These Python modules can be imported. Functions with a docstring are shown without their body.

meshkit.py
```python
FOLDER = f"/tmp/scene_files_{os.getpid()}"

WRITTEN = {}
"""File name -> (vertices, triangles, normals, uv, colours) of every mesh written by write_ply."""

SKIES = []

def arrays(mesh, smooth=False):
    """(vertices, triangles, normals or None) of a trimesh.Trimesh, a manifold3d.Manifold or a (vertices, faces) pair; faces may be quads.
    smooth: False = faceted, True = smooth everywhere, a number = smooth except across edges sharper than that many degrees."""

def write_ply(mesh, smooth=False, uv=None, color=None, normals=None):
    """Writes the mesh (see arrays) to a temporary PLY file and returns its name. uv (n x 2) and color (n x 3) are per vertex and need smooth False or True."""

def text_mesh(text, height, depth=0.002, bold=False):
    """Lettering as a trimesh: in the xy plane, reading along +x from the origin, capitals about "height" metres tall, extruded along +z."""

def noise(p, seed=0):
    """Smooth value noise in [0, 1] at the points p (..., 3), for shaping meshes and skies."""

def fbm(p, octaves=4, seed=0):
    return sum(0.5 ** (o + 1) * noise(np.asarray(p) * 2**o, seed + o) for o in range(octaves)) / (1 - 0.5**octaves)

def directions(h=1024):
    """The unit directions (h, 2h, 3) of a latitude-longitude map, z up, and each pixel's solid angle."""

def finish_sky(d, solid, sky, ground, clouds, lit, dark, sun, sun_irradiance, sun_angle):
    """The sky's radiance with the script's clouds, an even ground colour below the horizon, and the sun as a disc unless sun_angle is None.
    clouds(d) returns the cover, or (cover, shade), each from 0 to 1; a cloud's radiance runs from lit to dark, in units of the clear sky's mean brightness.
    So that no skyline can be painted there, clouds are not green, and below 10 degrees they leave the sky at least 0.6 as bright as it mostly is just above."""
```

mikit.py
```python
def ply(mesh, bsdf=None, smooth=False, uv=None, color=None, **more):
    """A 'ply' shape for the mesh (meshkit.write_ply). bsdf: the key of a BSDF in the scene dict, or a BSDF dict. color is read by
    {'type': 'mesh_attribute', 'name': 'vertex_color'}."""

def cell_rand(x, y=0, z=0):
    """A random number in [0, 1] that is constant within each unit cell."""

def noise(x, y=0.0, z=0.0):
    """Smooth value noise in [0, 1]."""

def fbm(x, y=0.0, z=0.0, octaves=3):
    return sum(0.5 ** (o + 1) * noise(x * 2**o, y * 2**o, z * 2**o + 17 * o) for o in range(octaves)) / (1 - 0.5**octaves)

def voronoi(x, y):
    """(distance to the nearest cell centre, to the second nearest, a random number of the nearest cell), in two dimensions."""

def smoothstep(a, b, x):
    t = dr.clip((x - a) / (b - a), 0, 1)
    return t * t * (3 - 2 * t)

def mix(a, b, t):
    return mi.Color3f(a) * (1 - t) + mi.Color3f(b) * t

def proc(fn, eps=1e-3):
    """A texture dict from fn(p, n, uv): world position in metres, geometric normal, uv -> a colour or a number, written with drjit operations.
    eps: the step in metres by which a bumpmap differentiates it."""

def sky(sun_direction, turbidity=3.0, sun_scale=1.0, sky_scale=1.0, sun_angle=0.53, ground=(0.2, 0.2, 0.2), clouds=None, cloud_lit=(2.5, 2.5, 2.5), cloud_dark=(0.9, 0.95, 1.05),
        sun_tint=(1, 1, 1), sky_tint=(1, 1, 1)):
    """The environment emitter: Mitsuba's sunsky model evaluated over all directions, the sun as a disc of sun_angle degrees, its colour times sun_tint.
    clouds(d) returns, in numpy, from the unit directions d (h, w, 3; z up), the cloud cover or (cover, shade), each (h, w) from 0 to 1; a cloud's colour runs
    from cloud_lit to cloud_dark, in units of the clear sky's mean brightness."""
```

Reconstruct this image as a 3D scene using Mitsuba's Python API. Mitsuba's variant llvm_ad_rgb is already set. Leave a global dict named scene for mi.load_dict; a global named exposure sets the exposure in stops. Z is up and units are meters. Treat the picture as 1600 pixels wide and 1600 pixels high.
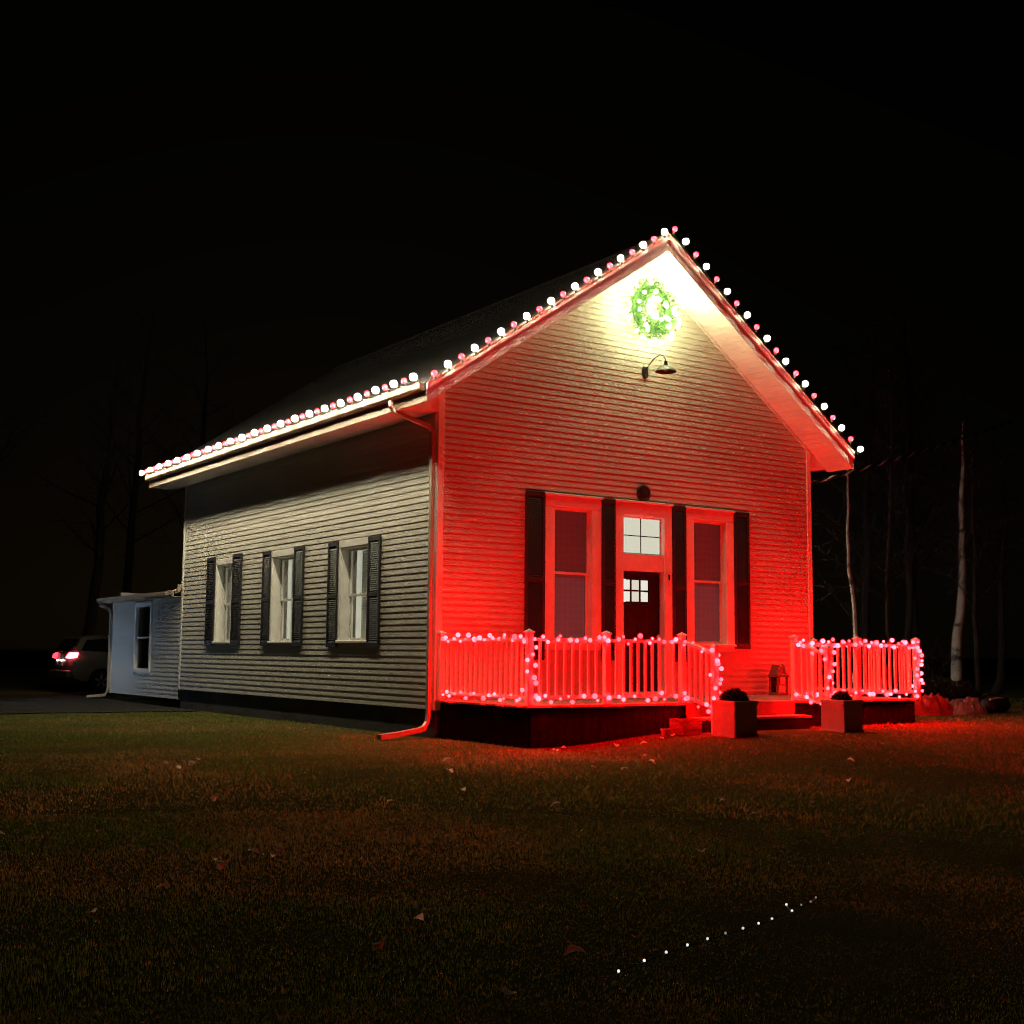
import math, random
import numpy as np, trimesh, mitsuba as mi, mikit, meshkit
import drjit as dr

T = mi.ScalarTransform4f
rng = random.Random(7)
nrg = np.random.default_rng(7)
scene, labels = {}, {}

# ---------------------------------------------------------------- camera, sky, exposure
CAM = np.array([-10.0417, -16.8890, 1.2928])
scene['camera'] = {
    'type': 'perspective', 'fov': 44.056, 'fov_axis': 'x', 'near_clip': 0.05, 'far_clip': 3000.0,
    'to_world': T().look_at(origin=CAM.tolist(), target=(CAM + np.array([0.55721773, 0.8228613, 0.11138979])).tolist(), up=[-0.06972745, -0.08730384, 0.99373846])}
scene['sky'] = {**mikit.sky((0.3, 0.6, 0.12), 3, sun_scale=0.0, sky_scale=0.0045 / 8, sky_tint=(1.3, 1.08, 0.78)), 'sampling_weight': 2.0}
exposure = 3.0
K = 0.5 ** exposure               # the lamps below are given as they show in the picture


def shown(c):
    return [float(x) * K for x in c]

# lamp colours and strengths (radiance)
WHITE_BULB = (300.0, 276.0, 184.0)
ROOF_RED = (36.0, 0.34, 0.50)
EAVE_GAIN, RAKE_GAIN = 1.55, 0.36
RAIL_RED = (258.0, 0.42, 0.60)
WREATH_BULB = (96.0, 102.0, 52.0)
GROUND_BULB = (0.95, 1.0, 0.90)
ROOM_LIGHT = (0.62, 0.64, 0.50)

# ---------------------------------------------------------------- materials
N, FBM, mix, sst = mikit.noise, mikit.fbm, mikit.mix, mikit.smoothstep


def bsdf(key, color, rough=0.6, spec=0.35, **more):
    base = color if isinstance(color, dict) else {'type': 'rgb', 'value': list(color)}
    scene[key] = {'type': 'twosided', 'bsdf': {'type': 'principled', 'base_color': base, 'roughness': rough, 'specular': spec, **more}}


def worn(a, b, fx=2.0, fz=9.0, lo=0.4, hi=0.75):
    def fn(p, n, uv):
        t = FBM(p.x * fx + 3, p.y * fx, p.z * fz, 3)
        s = FBM(p.x * fx * 9, p.y * fx * 9, p.z * fz * 2.5, 2)
        return mix(a, b, sst(lo, hi, t * 0.7 + s * 0.3))
    return mikit.proc(fn)


bsdf('m_siding', worn((0.45, 0.425, 0.375), (0.40, 0.378, 0.332), 0.25, 1.3), 0.6, 0.2)
bsdf('m_trim', worn((0.70, 0.685, 0.65), (0.60, 0.58, 0.54), 3, 3), 0.45, 0.4)
bsdf('m_soffit', worn((0.68, 0.665, 0.63), (0.60, 0.58, 0.54), 3, 3), 0.5, 0.35)
bsdf('m_shutter', worn((0.020, 0.019, 0.022), (0.030, 0.028, 0.030), 4, 4), 0.55, 0.3)
bsdf('m_door', (0.012, 0.011, 0.012), 0.6, 0.15)
bsdf('m_foundation', worn((0.075, 0.072, 0.07), (0.045, 0.043, 0.042), 2, 5), 0.9, 0.1)
bsdf('m_skirt', worn((0.013, 0.011, 0.011), (0.008, 0.007, 0.007), 1, 7), 0.9, 0.05)
bsdf('m_deck', worn((0.20, 0.17, 0.14), (0.13, 0.11, 0.09), 2, 2), 0.75, 0.2)
bsdf('m_rail', worn((0.78, 0.76, 0.73), (0.68, 0.65, 0.61), 5, 4), 0.5, 0.3)
bsdf('m_shingle', worn((0.030, 0.029, 0.029), (0.020, 0.020, 0.020), 9, 9), 0.95, 0.1)
bsdf('m_eave', worn((0.17, 0.115, 0.07), (0.13, 0.09, 0.055), 3, 3), 0.5, 0.3)
bsdf('m_gutter', worn((0.40, 0.32, 0.245), (0.33, 0.26, 0.20), 3, 3), 0.35, 0.5)
bsdf('m_black_metal', (0.012, 0.012, 0.012), 0.55, 0.3)
bsdf('m_wire', (0.012, 0.020, 0.012), 0.5, 0.3)
bsdf('m_cable', (0.75, 0.74, 0.72), 0.35, 0.6)
scene['m_screen'] = {'type': 'mask', 'opacity': 0.62, 'bsdf': {'type': 'twosided', 'bsdf': {'type': 'diffuse', 'reflectance': mikit.proc(lambda p, n, uv: mix((0.075, 0.070, 0.068), (0.115, 0.108, 0.105),
     dr.select((dr.abs(p.x * 9.0 - dr.floor(p.x * 9.0) - 0.5) < 0.06) | (dr.abs(p.z * 9.0 - dr.floor(p.z * 9.0) - 0.5) < 0.06), 0.9, 0.4 * N(p.x * 12, p.y * 12, p.z * 12))))}}}
bsdf('m_dark_room', (0.45, 0.43, 0.40), 0.9, 0.0)
bsdf('m_lit_glass', (0.04, 0.04, 0.04), 0.15, 0.5)
bsdf('m_blind', (0.55, 0.54, 0.50), 0.8, 0.1)
bsdf('m_planter', worn((0.36, 0.34, 0.32), (0.28, 0.265, 0.25), 3, 3), 0.6, 0.2)
bsdf('m_soil', (0.03, 0.022, 0.016), 1.0, 0.0)
bsdf('m_mum', (0.030, 0.040, 0.018), 0.9, 0.1)
bsdf('m_wreath', mikit.proc(lambda p, n, uv: mix((0.022, 0.060, 0.014), (0.045, 0.100, 0.022), N(p.x * 30, p.y * 30, p.z * 30))), 0.7, 0.2)
bsdf('m_bark_pale', mikit.proc(lambda p, n, uv: mix((0.62, 0.60, 0.54), (0.10, 0.09, 0.08), sst(0.58, 0.70, FBM(p.x * 3, p.y * 3, p.z * 7, 3)))), 0.85, 0.1)
bsdf('m_bark', mikit.proc(lambda p, n, uv: mix((0.055, 0.046, 0.040), (0.030, 0.026, 0.022), FBM(p.x * 9, p.y * 9, p.z * 2.5, 3))), 0.95, 0.05)
bsdf('m_needles', (0.030, 0.045, 0.022), 0.9, 0.1)
bsdf('m_red_cloth', worn((0.55, 0.035, 0.035), (0.42, 0.025, 0.03), 6, 6), 0.45, 0.4, sheen=0.3)
bsdf('m_white_cloth', (0.62, 0.60, 0.58), 0.6, 0.3)
bsdf('m_lining', worn((0.30, 0.20, 0.19), (0.20, 0.12, 0.12), 5, 5), 0.6, 0.2)
bsdf('m_black_cloth', (0.025, 0.024, 0.026), 0.5, 0.3)
bsdf('m_wood', worn((0.16, 0.10, 0.06), (0.09, 0.055, 0.035), 4, 14), 0.6, 0.3)
bsdf('m_terracotta', (0.22, 0.085, 0.05), 0.8, 0.15)
bsdf('m_drive', mikit.proc(lambda p, n, uv: mix((0.014, 0.013, 0.012), (0.026, 0.024, 0.022), FBM(p.x * 6, p.y * 6, 0, 4))), 0.95, 0.1)
bsdf('m_lawn', mikit.proc(lambda p, n, uv: mix((0.055, 0.048, 0.018), (0.042, 0.048, 0.014), FBM(p.x * 1.3, p.y * 1.3, 0, 4))), 1.0, 0.0)


def grass_color(p, n, uv):
    big = FBM(p.x * 0.55, p.y * 0.55, 0, 4)
    fine = N(p.x * 17, p.y * 17, 1.0)
    c = mix((0.120, 0.190, 0.032), (0.320, 0.245, 0.080), sst(0.40, 0.68, big))
    return mix(c, (0.36, 0.29, 0.13), sst(0.66, 0.95, fine) * 0.75)


scene['m_grass'] = {'type': 'principledthin', 'base_color': mikit.proc(grass_color), 'roughness': 0.7, 'specular' if False else 'eta': 1.3, 'diff_trans': 1.0}
scene['m_leaf'] = {'type': 'principledthin', 'base_color': {'type': 'rgb', 'value': [0.80, 0.72, 0.58]}, 'roughness': 0.6, 'eta': 1.4, 'diff_trans': 0.9}
scene['m_leaf_red'] = {'type': 'principledthin', 'base_color': {'type': 'rgb', 'value': [0.62, 0.28, 0.14]}, 'roughness': 0.6, 'eta': 1.4, 'diff_trans': 0.9}
bsdf('m_car_paint', (0.13, 0.12, 0.115), 0.25, 0.5, clearcoat=0.8, clearcoat_gloss=0.9)
bsdf('m_car_glass', (0.012, 0.012, 0.014), 0.08, 0.6)
bsdf('m_tyre', (0.018, 0.018, 0.018), 0.9, 0.1)
bsdf('m_rim', (0.60, 0.60, 0.61), 0.25, 0.5, metallic=0.7)
bsdf('m_chrome', (0.7, 0.7, 0.7), 0.15, 0.5, metallic=1.0)
bsdf('m_plate', (0.7, 0.7, 0.68), 0.5, 0.3)
bsdf('m_bulb', (0.30, 0.29, 0.26), 0.3, 0.5)
bsdf('m_bulb_red', (0.30, 0.02, 0.02), 0.3, 0.5)
scene['m_glass'] = {'type': 'thindielectric', 'int_ior': 1.5}

# ---------------------------------------------------------------- mesh helpers
def box(x0, x1, y0, y1, z0, z1):
    m = trimesh.creation.box(extents=(x1 - x0, y1 - y0, z1 - z0))
    m.apply_translation(((x0 + x1) / 2, (y0 + y1) / 2, (z0 + z1) / 2))
    return m


def cham(x0, x1, y0, y1, z0, z1, c=0.006):
    """a box with chamfered edges"""
    c = min(c, 0.3 * min(x1 - x0, y1 - y0, z1 - z0))
    pts = []
    for a in (0, 1):
        for b in (0, 1):
            for d in (0, 1):
                X, Y, Z = (x0, x1)[a], (y0, y1)[b], (z0, z1)[d]
                ix, iy, iz = (1 - 2 * a) * c, (1 - 2 * b) * c, (1 - 2 * d) * c
                pts += [(X, Y + iy, Z + iz), (X + ix, Y, Z + iz), (X + ix, Y + iy, Z)]
    return trimesh.convex.convex_hull(np.array(pts))


def prism(poly, axis, a, b):
    """polygon (list of 2-d points) extruded along the axis 'x' or 'y' from a to b; the 2-d points are (y, z) or (x, z)"""
    from shapely.geometry import Polygon
    m = trimesh.creation.extrude_polygon(Polygon(poly), b - a, engine='earcut')
    v = m.vertices.copy()
    if axis == 'y':
        m.vertices = np.c_[v[:, 0], v[:, 2] + a, v[:, 1]]
        m.invert()
    elif axis == 'x':
        m.vertices = np.c_[v[:, 2] + a, v[:, 0], v[:, 1]]
    else:
        m.vertices = np.c_[v[:, 0], v[:, 1], v[:, 2] + a]
    return m


def tube(pts, rad, sides=6, closed=False):
    pts = np.asarray(pts, float)
    rad = np.broadcast_to(np.asarray(rad, float), len(pts))
    d = np.gradient(pts, axis=0)
    d /= np.linalg.norm(d, axis=1, keepdims=True) + 1e-12
    ref = np.array([0.13, 0.21, 1.0]) if abs(d[0][2]) < 0.9 else np.array([1.0, 0.1, 0.2])
    u = np.cross(d, ref)
    u /= np.linalg.norm(u, axis=1, keepdims=True) + 1e-12
    w = np.cross(d, u)
    a = np.arange(sides) / sides * 2 * math.pi
    ring = pts[:, None] + rad[:, None, None] * (np.cos(a)[None, :, None] * u[:, None] + np.sin(a)[None, :, None] * w[:, None])
    v = ring.reshape(-1, 3)
    f = []
    n = len(pts)
    for i in range(n - 1):
        for k in range(sides):
            p, q = i * sides + k, i * sides + (k + 1) % sides
            f += [(p, q, q + sides), (p, q + sides, p + sides)]
    v = np.vstack([v, pts[0], pts[-1]])
    for k in range(sides):
        f.append((n * sides, (k + 1) % sides, k))
        f.append((n * sides + 1, (n - 1) * sides + k, (n - 1) * sides + (k + 1) % sides))
    return trimesh.Trimesh(v, np.array(f), process=False)


def lathe(profile, sides=12):
    """profile of (radius, z) points, around z"""
    p = np.asarray(profile, float)
    a = np.arange(sides) / sides * 2 * math.pi
    v = np.stack([p[:, None, 0] * np.cos(a), p[:, None, 0] * np.sin(a), np.repeat(p[:, 1:2], sides, 1)], -1).reshape(-1, 3)
    f = []
    for i in range(len(p) - 1):
        for k in range(sides):
            q, r = i * sides + k, i * sides + (k + 1) % sides
            f += [(q, r, r + sides), (q, r + sides, q + sides)]
    return trimesh.Trimesh(v, np.array(f), process=False)


def cat(ms):
    return trimesh.util.concatenate(ms)


def blades(base, direc, width, side):
    """triangles: base points, tip offsets, half widths, side vectors -> (v, f)"""
    n = len(base)
    v = np.stack([base - side * width[:, None], base + side * width[:, None], base + direc], 1).reshape(-1, 3)
    return v, np.arange(3 * n).reshape(n, 3)


# ---------------------------------------------------------------- naming
_count = {}


def numbered(key):
    n = _count.get(key, 0)
    _count[key] = n + 1
    return key if n == 0 else f'{key}_{n:03d}'


def put(parent, name, mesh, mat=None, smooth=False, label=None, stuff=False, **more):
    key = numbered(f'{parent}__{name}' if parent else name)
    scene[key] = mesh if isinstance(mesh, dict) else mikit.ply(mesh, mat, smooth=smooth, **more)
    if label or stuff:
        labels[key] = {}
        if label:
            labels[key]['label'] = label
        if stuff:
            labels[key]['kind'] = 'stuff'
    return key


def thing(name, label, category, group=None):
    key = numbered(name)
    labels[key] = {'label': label, 'category': category}
    if group:
        labels[key]['group'] = group
    return key


def structure(name, mesh, mat, **more):
    scene[name] = mikit.ply(mesh, mat, **more)
    labels[name] = {'kind': 'structure'}


def align(pos, axis, roll=0.0):
    """transform that takes +z to the axis and the origin to pos"""
    a = np.asarray(axis, float) / np.linalg.norm(axis)
    r = np.array([1.0, 0, 0]) if abs(a[0]) < 0.9 else np.array([0, 1.0, 0])
    x = np.cross(r, a); x /= np.linalg.norm(x)
    y = np.cross(a, x)
    m = np.eye(4)
    m[:3, 0], m[:3, 1], m[:3, 2], m[:3, 3] = x, y, a, pos
    return T(m) @ T().rotate([0, 0, 1], roll)


# ---------------------------------------------------------------- the ground
def ss(a, b, x):
    t = np.clip((x - a) / (b - a), 0, 1)
    return t * t * (3 - 2 * t)


def ground_z(x, y):
    x, y = np.asarray(x, float), np.asarray(y, float)
    z = 0.17 * ss(0.3, 3.2, x) * ss(-9, -2.5, y)
    z = z - 0.16 * ss(-4, -14, y)
    z = z + 0.05 * (meshkit.fbm(np.stack([x * 0.25, y * 0.25, 0 * x], -1), 3, 3) - 0.5) * ss(1.0, 4.0, np.hypot(x * 0.5, y + 2))
    return z


gx = np.r_[-900, -300, -130, -90, -50, -32, np.arange(-24, 30.1, 0.5), 36, 50, 90, 130, 300, 900]
gy = np.r_[-600, -130, -90, -45, -28, np.arange(-20, 30.1, 0.5), 36, 50, 90, 130, 300, 900]
GX, GY = np.meshgrid(gx, gy, indexing='ij')
gv = np.stack([GX, GY, ground_z(GX, GY)], -1).reshape(-1, 3)
ii = np.arange(len(gx) * len(gy)).reshape(len(gx), len(gy))
gf = np.stack([ii[:-1, :-1], ii[1:, :-1], ii[1:, 1:], ii[:-1, 1:]], -1).reshape(-1, 4)
structure('lawn', (gv, gf), 'm_lawn', smooth=True)

# driveway beside the annex, its edge ragged
edge = []
for x in np.arange(-30, 0.01, 0.5):
    edge.append((x, 9.9 - 0.02 * x + 0.25 * (float(meshkit.noise(np.array([x * 0.9, 0.3, 0]))) - 0.5)))
dv, df = [], []
for i, (x, y) in enumerate(edge):
    for yy in np.linspace(y, 21.0, 12):
        dv.append((x, yy, float(ground_z(x, yy)) + 0.02))
    if i:
        for k in range(11):
            a = (i - 1) * 12 + k
            df.append((a, a + 12, a + 13, a + 1))
structure('driveway', (np.array(dv), np.array(df)), 'm_drive', smooth=True)

# ---------------------------------------------------------------- the house
W, D = 8.335, 11.36          # front width, length of the side
ZB = 0.43                     # bottom of the siding
APX, APZ = 4.19, 8.60         # apex of the roof's top line
TLX, TLZ = -0.62, 5.34        # tips of the roof's top line
TRX, TRZ = 8.86, 5.17
FY = -0.66                    # plane of the rake boards
RY = 12.15                    # rear end of the roof
RD = 0.30                     # height of the rake board
SL = (APZ - TLZ) / (APX - TLX)
SR = (APZ - TRZ) / (TRX - APX)
house = thing('house', 'one-storey clapboard house with steep front gable, lit red below by string lights', 'house')


def roof_under(x):
    return APZ - RD - (SL * (APX - x) if x < APX else SR * (x - APX))


def span_under(z):
    """x-range of the front wall at height z"""
    a = 0.0 if z < roof_under(0) else APX - (APZ - RD - z) / SL
    b = W if z < roof_under(W) else APX + (APZ - RD - z) / SR
    return a, b


# wall core, a little behind the siding, with the real openings cut out
def wall_boxes(a0, a1, z0, z1, holes):
    """rectangles of [a0,a1]x[z0,z1] without the holes (a,b,za,zb), which do not overlap in the first coordinate"""
    out, cur = [], a0
    for a, b, za, zb in sorted(holes):
        out.append((cur, a, z0, z1))
        out.append((a, b, z0, za))
        out.append((a, b, zb, z1))
        cur = b
    out.append((cur, a1, z0, z1))
    return [r for r in out if r[1] - r[0] > 1e-4 and r[3] - r[2] > 1e-4]


# openings: front (x0, x1, z0, z1), side (y0, y1, z0, z1)
F_WIN = [(2.24, 3.02, 1.50, 3.73), (5.32, 6.10, 1.50, 3.72)]
F_DOOR = (3.70, 4.62, 0.62, 3.70)
F_CASE = [(2.035, 3.215, 1.36, 3.94), (3.515, 4.80, 0.60, 3.94), (5.125, 6.295, 1.36, 3.93)]
S_WIN = [(8.325, 9.235, 1.50, 3.13), (5.265, 6.275, 1.50, 3.13), (2.265, 3.315, 1.50, 3.13)]
S_CASE = [(y0 - 0.05, y1 + 0.05, 1.46, 3.255) for y0, y1, _, _ in S_WIN]

ZE = 5.06                     # top of the side walls
parts = [box(a, b, 0.016, 0.16, za, zb) for a, b, za, zb in wall_boxes(0.0, W, ZB, 4.98, F_WIN + [F_DOOR])]
parts.append(prism([(0.0, 4.98), (W, 4.98), (W, roof_under(W) - 0.002), (APX, roof_under(APX) - 0.002), (0.0, roof_under(0) - 0.002)], 'y', 0.016, 0.16))
put(house, 'wall', cat(parts), 'm_siding')
put(house, 'wall', cat([box(0.016, 0.24, a, b, za, zb) for a, b, za, zb in wall_boxes(0.16, D - 0.16, ZB, ZE, S_WIN)]), 'm_siding')
R_WIN = [(2.3, 3.3, 1.5, 3.13), (5.3, 6.3, 1.5, 3.13), (8.3, 9.3, 1.5, 3.13)]
put(house, 'wall', cat([box(W - 0.24, W - 0.012, a, b, za, zb) for a, b, za, zb in wall_boxes(0.16, D - 0.16, ZB, ZE, R_WIN)]), 'm_siding')
put(house, 'wall', prism([(0.0, ZB), (W, ZB), (W, roof_under(W) - .002), (APX, roof_under(APX) - .002), (0.0, roof_under(0) - .002)], 'y', D - 0.16, D), 'm_siding')
put(house, 'floor', box(0.2, W - 0.2, 0.16, D - 0.16, 0.40, 0.55), 'm_dark_room')
put(house, 'ceiling', box(0.2, W - 0.2, 0.16, D - 0.16, 4.95, 5.05), 'm_dark_room')
put(house, 'foundation', cat([box(0.03, W - 0.03, 0.03, 0.25, -0.3, ZB - 0.003), box(0.03, 0.25, 0.25, D - 0.03, -0.3, ZB - 0.003),
                              box(W - 0.25, W - 0.03, 0.25, D - 0.03, -0.3, ZB - 0.003), box(0.25, W - 0.25, D - 0.25, D - 0.03, -0.3, ZB - 0.003)]), 'm_foundation')

# lap siding: one board per course, 10 cm apart, cut around the casings
CO = 0.1016


def board(segs, z, to3, seed):
    """one clapboard: segments (a0, a1, clip) along the wall at height z; to3(a, out, z) -> point"""
    r = random.Random(seed)
    butt = 0.0155 + r.uniform(-0.0015, 0.0015)
    v, f = [], []
    for a0, a1, b0, b1 in segs:      # bottom from a0 to a1, top from b0 to b1
        n = max(2, int((a1 - a0) / 0.45) + 1)
        base = len(v)
        for i in range(n + 1):
            t = i / n
            w = (float(meshkit.noise(np.array([(a0 + t * (a1 - a0)) * 1.1, z * 7.0, 0.5]))) - 0.5)
            dz = 0.0003 * w
            o = 0.0003 * (float(meshkit.noise(np.array([(a0 + t * (a1 - a0)) * 0.8, z * 5.0, 4.5]))) - 0.5)
            lo, hi = a0 + t * (a1 - a0), b0 + t * (b1 - b0)
            v += [to3(lo, -0.001, z + dz), to3(lo, butt + o, z + dz), to3(lo, butt + o, z + 0.012 + dz), to3(hi, 0.003, z + CO + 0.004 + dz), to3(hi, -0.012, z + CO + 0.004)]
        for i in range(n):
            for k in range(4):
                p = base + i * 5 + k
                f += [(p, p + 5, p + 6), (p, p + 6, p + 1)]
    return trimesh.Trimesh(np.array(v), np.array(f), process=False)


def cut(a0, a1, z, cases):
    """intervals of [a0, a1] left by the casings that this course crosses"""
    out = [(a0, a1)]
    for c0, c1, z0, z1 in cases:
        if z + CO * 0.6 < z0 or z > z1 - 0.015:
            continue
        nxt = []
        for s, e in out:
            if c1 <= s or c0 >= e:
                nxt.append((s, e)); continue
            if c0 > s: nxt.append((s, c0))
            if c1 < e: nxt.append((c1, e))
        out = nxt
    return out


z, k = ZB, 0
while z < APZ - RD - 0.12:
    lo, hi = span_under(z), span_under(z + CO)
    a0, a1 = max(lo[0], 0.085), min(lo[1], W - 0.085)
    if a1 - a0 > 0.1:
        segs = []
        for s, e in cut(a0, a1, z, F_CASE):
            h0 = max(s, hi[0]) if s == a0 else s
            h1 = min(e, hi[1]) if e == a1 else e
            h0, h1 = min(h0, APX), max(h1, APX) if e == a1 and s < APX < e else h1
            segs.append((s, e, h0 if s == a0 else s, max(h1, s) if e == a1 else e))
        for sg in segs:
            put(house, 'siding_board', board([sg], z, lambda a, o, zz: (a, -o, zz), 1000 + k), 'm_siding')
    z += CO; k += 1
z, k = ZB, 0
while z < ZE - 0.02:
    segs = [(s, e, s, e) for s, e in cut(0.085, D - 0.07, z, S_CASE)]
    for sg in segs:
        put(house, 'siding_board', board([sg], z, lambda a, o, zz: (-o, a, zz), 2000 + k), 'm_siding')
    z += CO; k += 1
rs = []
z, k = ZB, 0
while z < ZE - 0.02:
    rs.append(board([(s, e, s, e) for s, e in cut(0.085, D - 0.07, z, [(y0 - 0.05, y1 + 0.05, 1.46, 3.255) for y0, y1, _, _ in R_WIN])], z, lambda a, o, zz: (W + o, a, zz), 3000 + k))
    z += CO; k += 1
put(house, 'right_siding', cat(rs), 'm_siding', stuff=True)

# corner boards
for cx, sx in ((0.0, -1), (W, 1)):
    x0, x1 = sorted((cx + sx * 0.028, cx - sx * 0.085))
    top = ZE - 0.002
    put(house, 'corner_post', cat([cham(x0, x1, -0.028, 0.012, ZB - 0.01, roof_under(cx) - 0.01), cham(*sorted((cx + sx * 0.028, cx - sx * 0.010)), 0.0125, 0.085, ZB - 0.01, top)]), 'm_trim')
put(house, 'corner_post', cham(-0.028, 0.012, D - 0.07, D + 0.02, ZB - 0.01, ZE - 0.002), 'm_trim')

# roof: deck with shingles, rake boards, soffits, eave boxes
def slope_pts(x0, z0, x1, z1, th):
    return [(x0, z0), (x1, z1), (x1, z1 - th), (x0, z0 - th)]


roof = put(house, 'roof', cat([prism(slope_pts(TLX - 0.03, TLZ + 0.0, APX, APZ + 0.02, 0.09), 'y', FY + 0.03, RY), prism(slope_pts(APX + 0.001, APZ + 0.02, TRX + 0.03, TRZ + 0.0, 0.09), 'y', FY + 0.03, RY)]), 'm_shingle')
sh = []
for side in (0, 1):
    x_e, z_e = (TLX, TLZ) if side == 0 else (TRX, TRZ)
    n = 40
    for i in range(n):
        t0, t1 = i / n, (i + 1) / n
        xa, za = x_e + (APX - x_e) * t0, z_e + (APZ + 0.02 - z_e) * t0
        xb, zb = x_e + (APX - x_e) * t1, z_e + (APZ + 0.02 - z_e) * t1
        pts = [(xa, za + 0.011), (xb, zb + 0.005), (xb, zb + 0.001), (xa, za + 0.001)]
        sh.append(prism(pts if side == 0 else pts[::-1], 'y', FY + 0.0, RY + 0.01))
put(roof, 'shingle_courses', cat(sh), 'm_shingle', stuff=True)
put(roof, 'ridge_cap', prism([(APX - 0.16, APZ - 0.07), (APX, APZ + 0.045), (APX + 0.16, APZ - 0.07), (APX + 0.16, APZ - 0.09), (APX, APZ + 0.022), (APX - 0.16, APZ - 0.09)], 'y', FY - 0.005, RY + 0.01), 'm_shingle')


def rake_line(x, dz):
    return (x, APZ - (SL * (APX - x) if x < APX else SR * (x - APX)) + dz)


def rake_mesh(x0, x1, top, bottom, y0, y1):
    return prism([rake_line(x0, top), rake_line(x1, top), rake_line(x1, bottom), rake_line(x0, bottom)], 'y', y0, y1)


e = 1e-3
for s, (x0, x1) in enumerate(((TLX, APX - e), (APX + e, TRX))):
    f = put(house, 'rake_board', rake_mesh(x0, x1, -0.02, -RD, FY, FY + 0.025), 'm_trim')
    put(f, 'moulding', rake_mesh(x0, x1, 0.0, -0.10, FY - 0.028, FY - 0.0005), 'm_trim')
    put(f, 'drip_edge', rake_mesh(x0, x1, 0.012, -0.014, FY - 0.040, FY - 0.0285), 'm_gutter')
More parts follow.
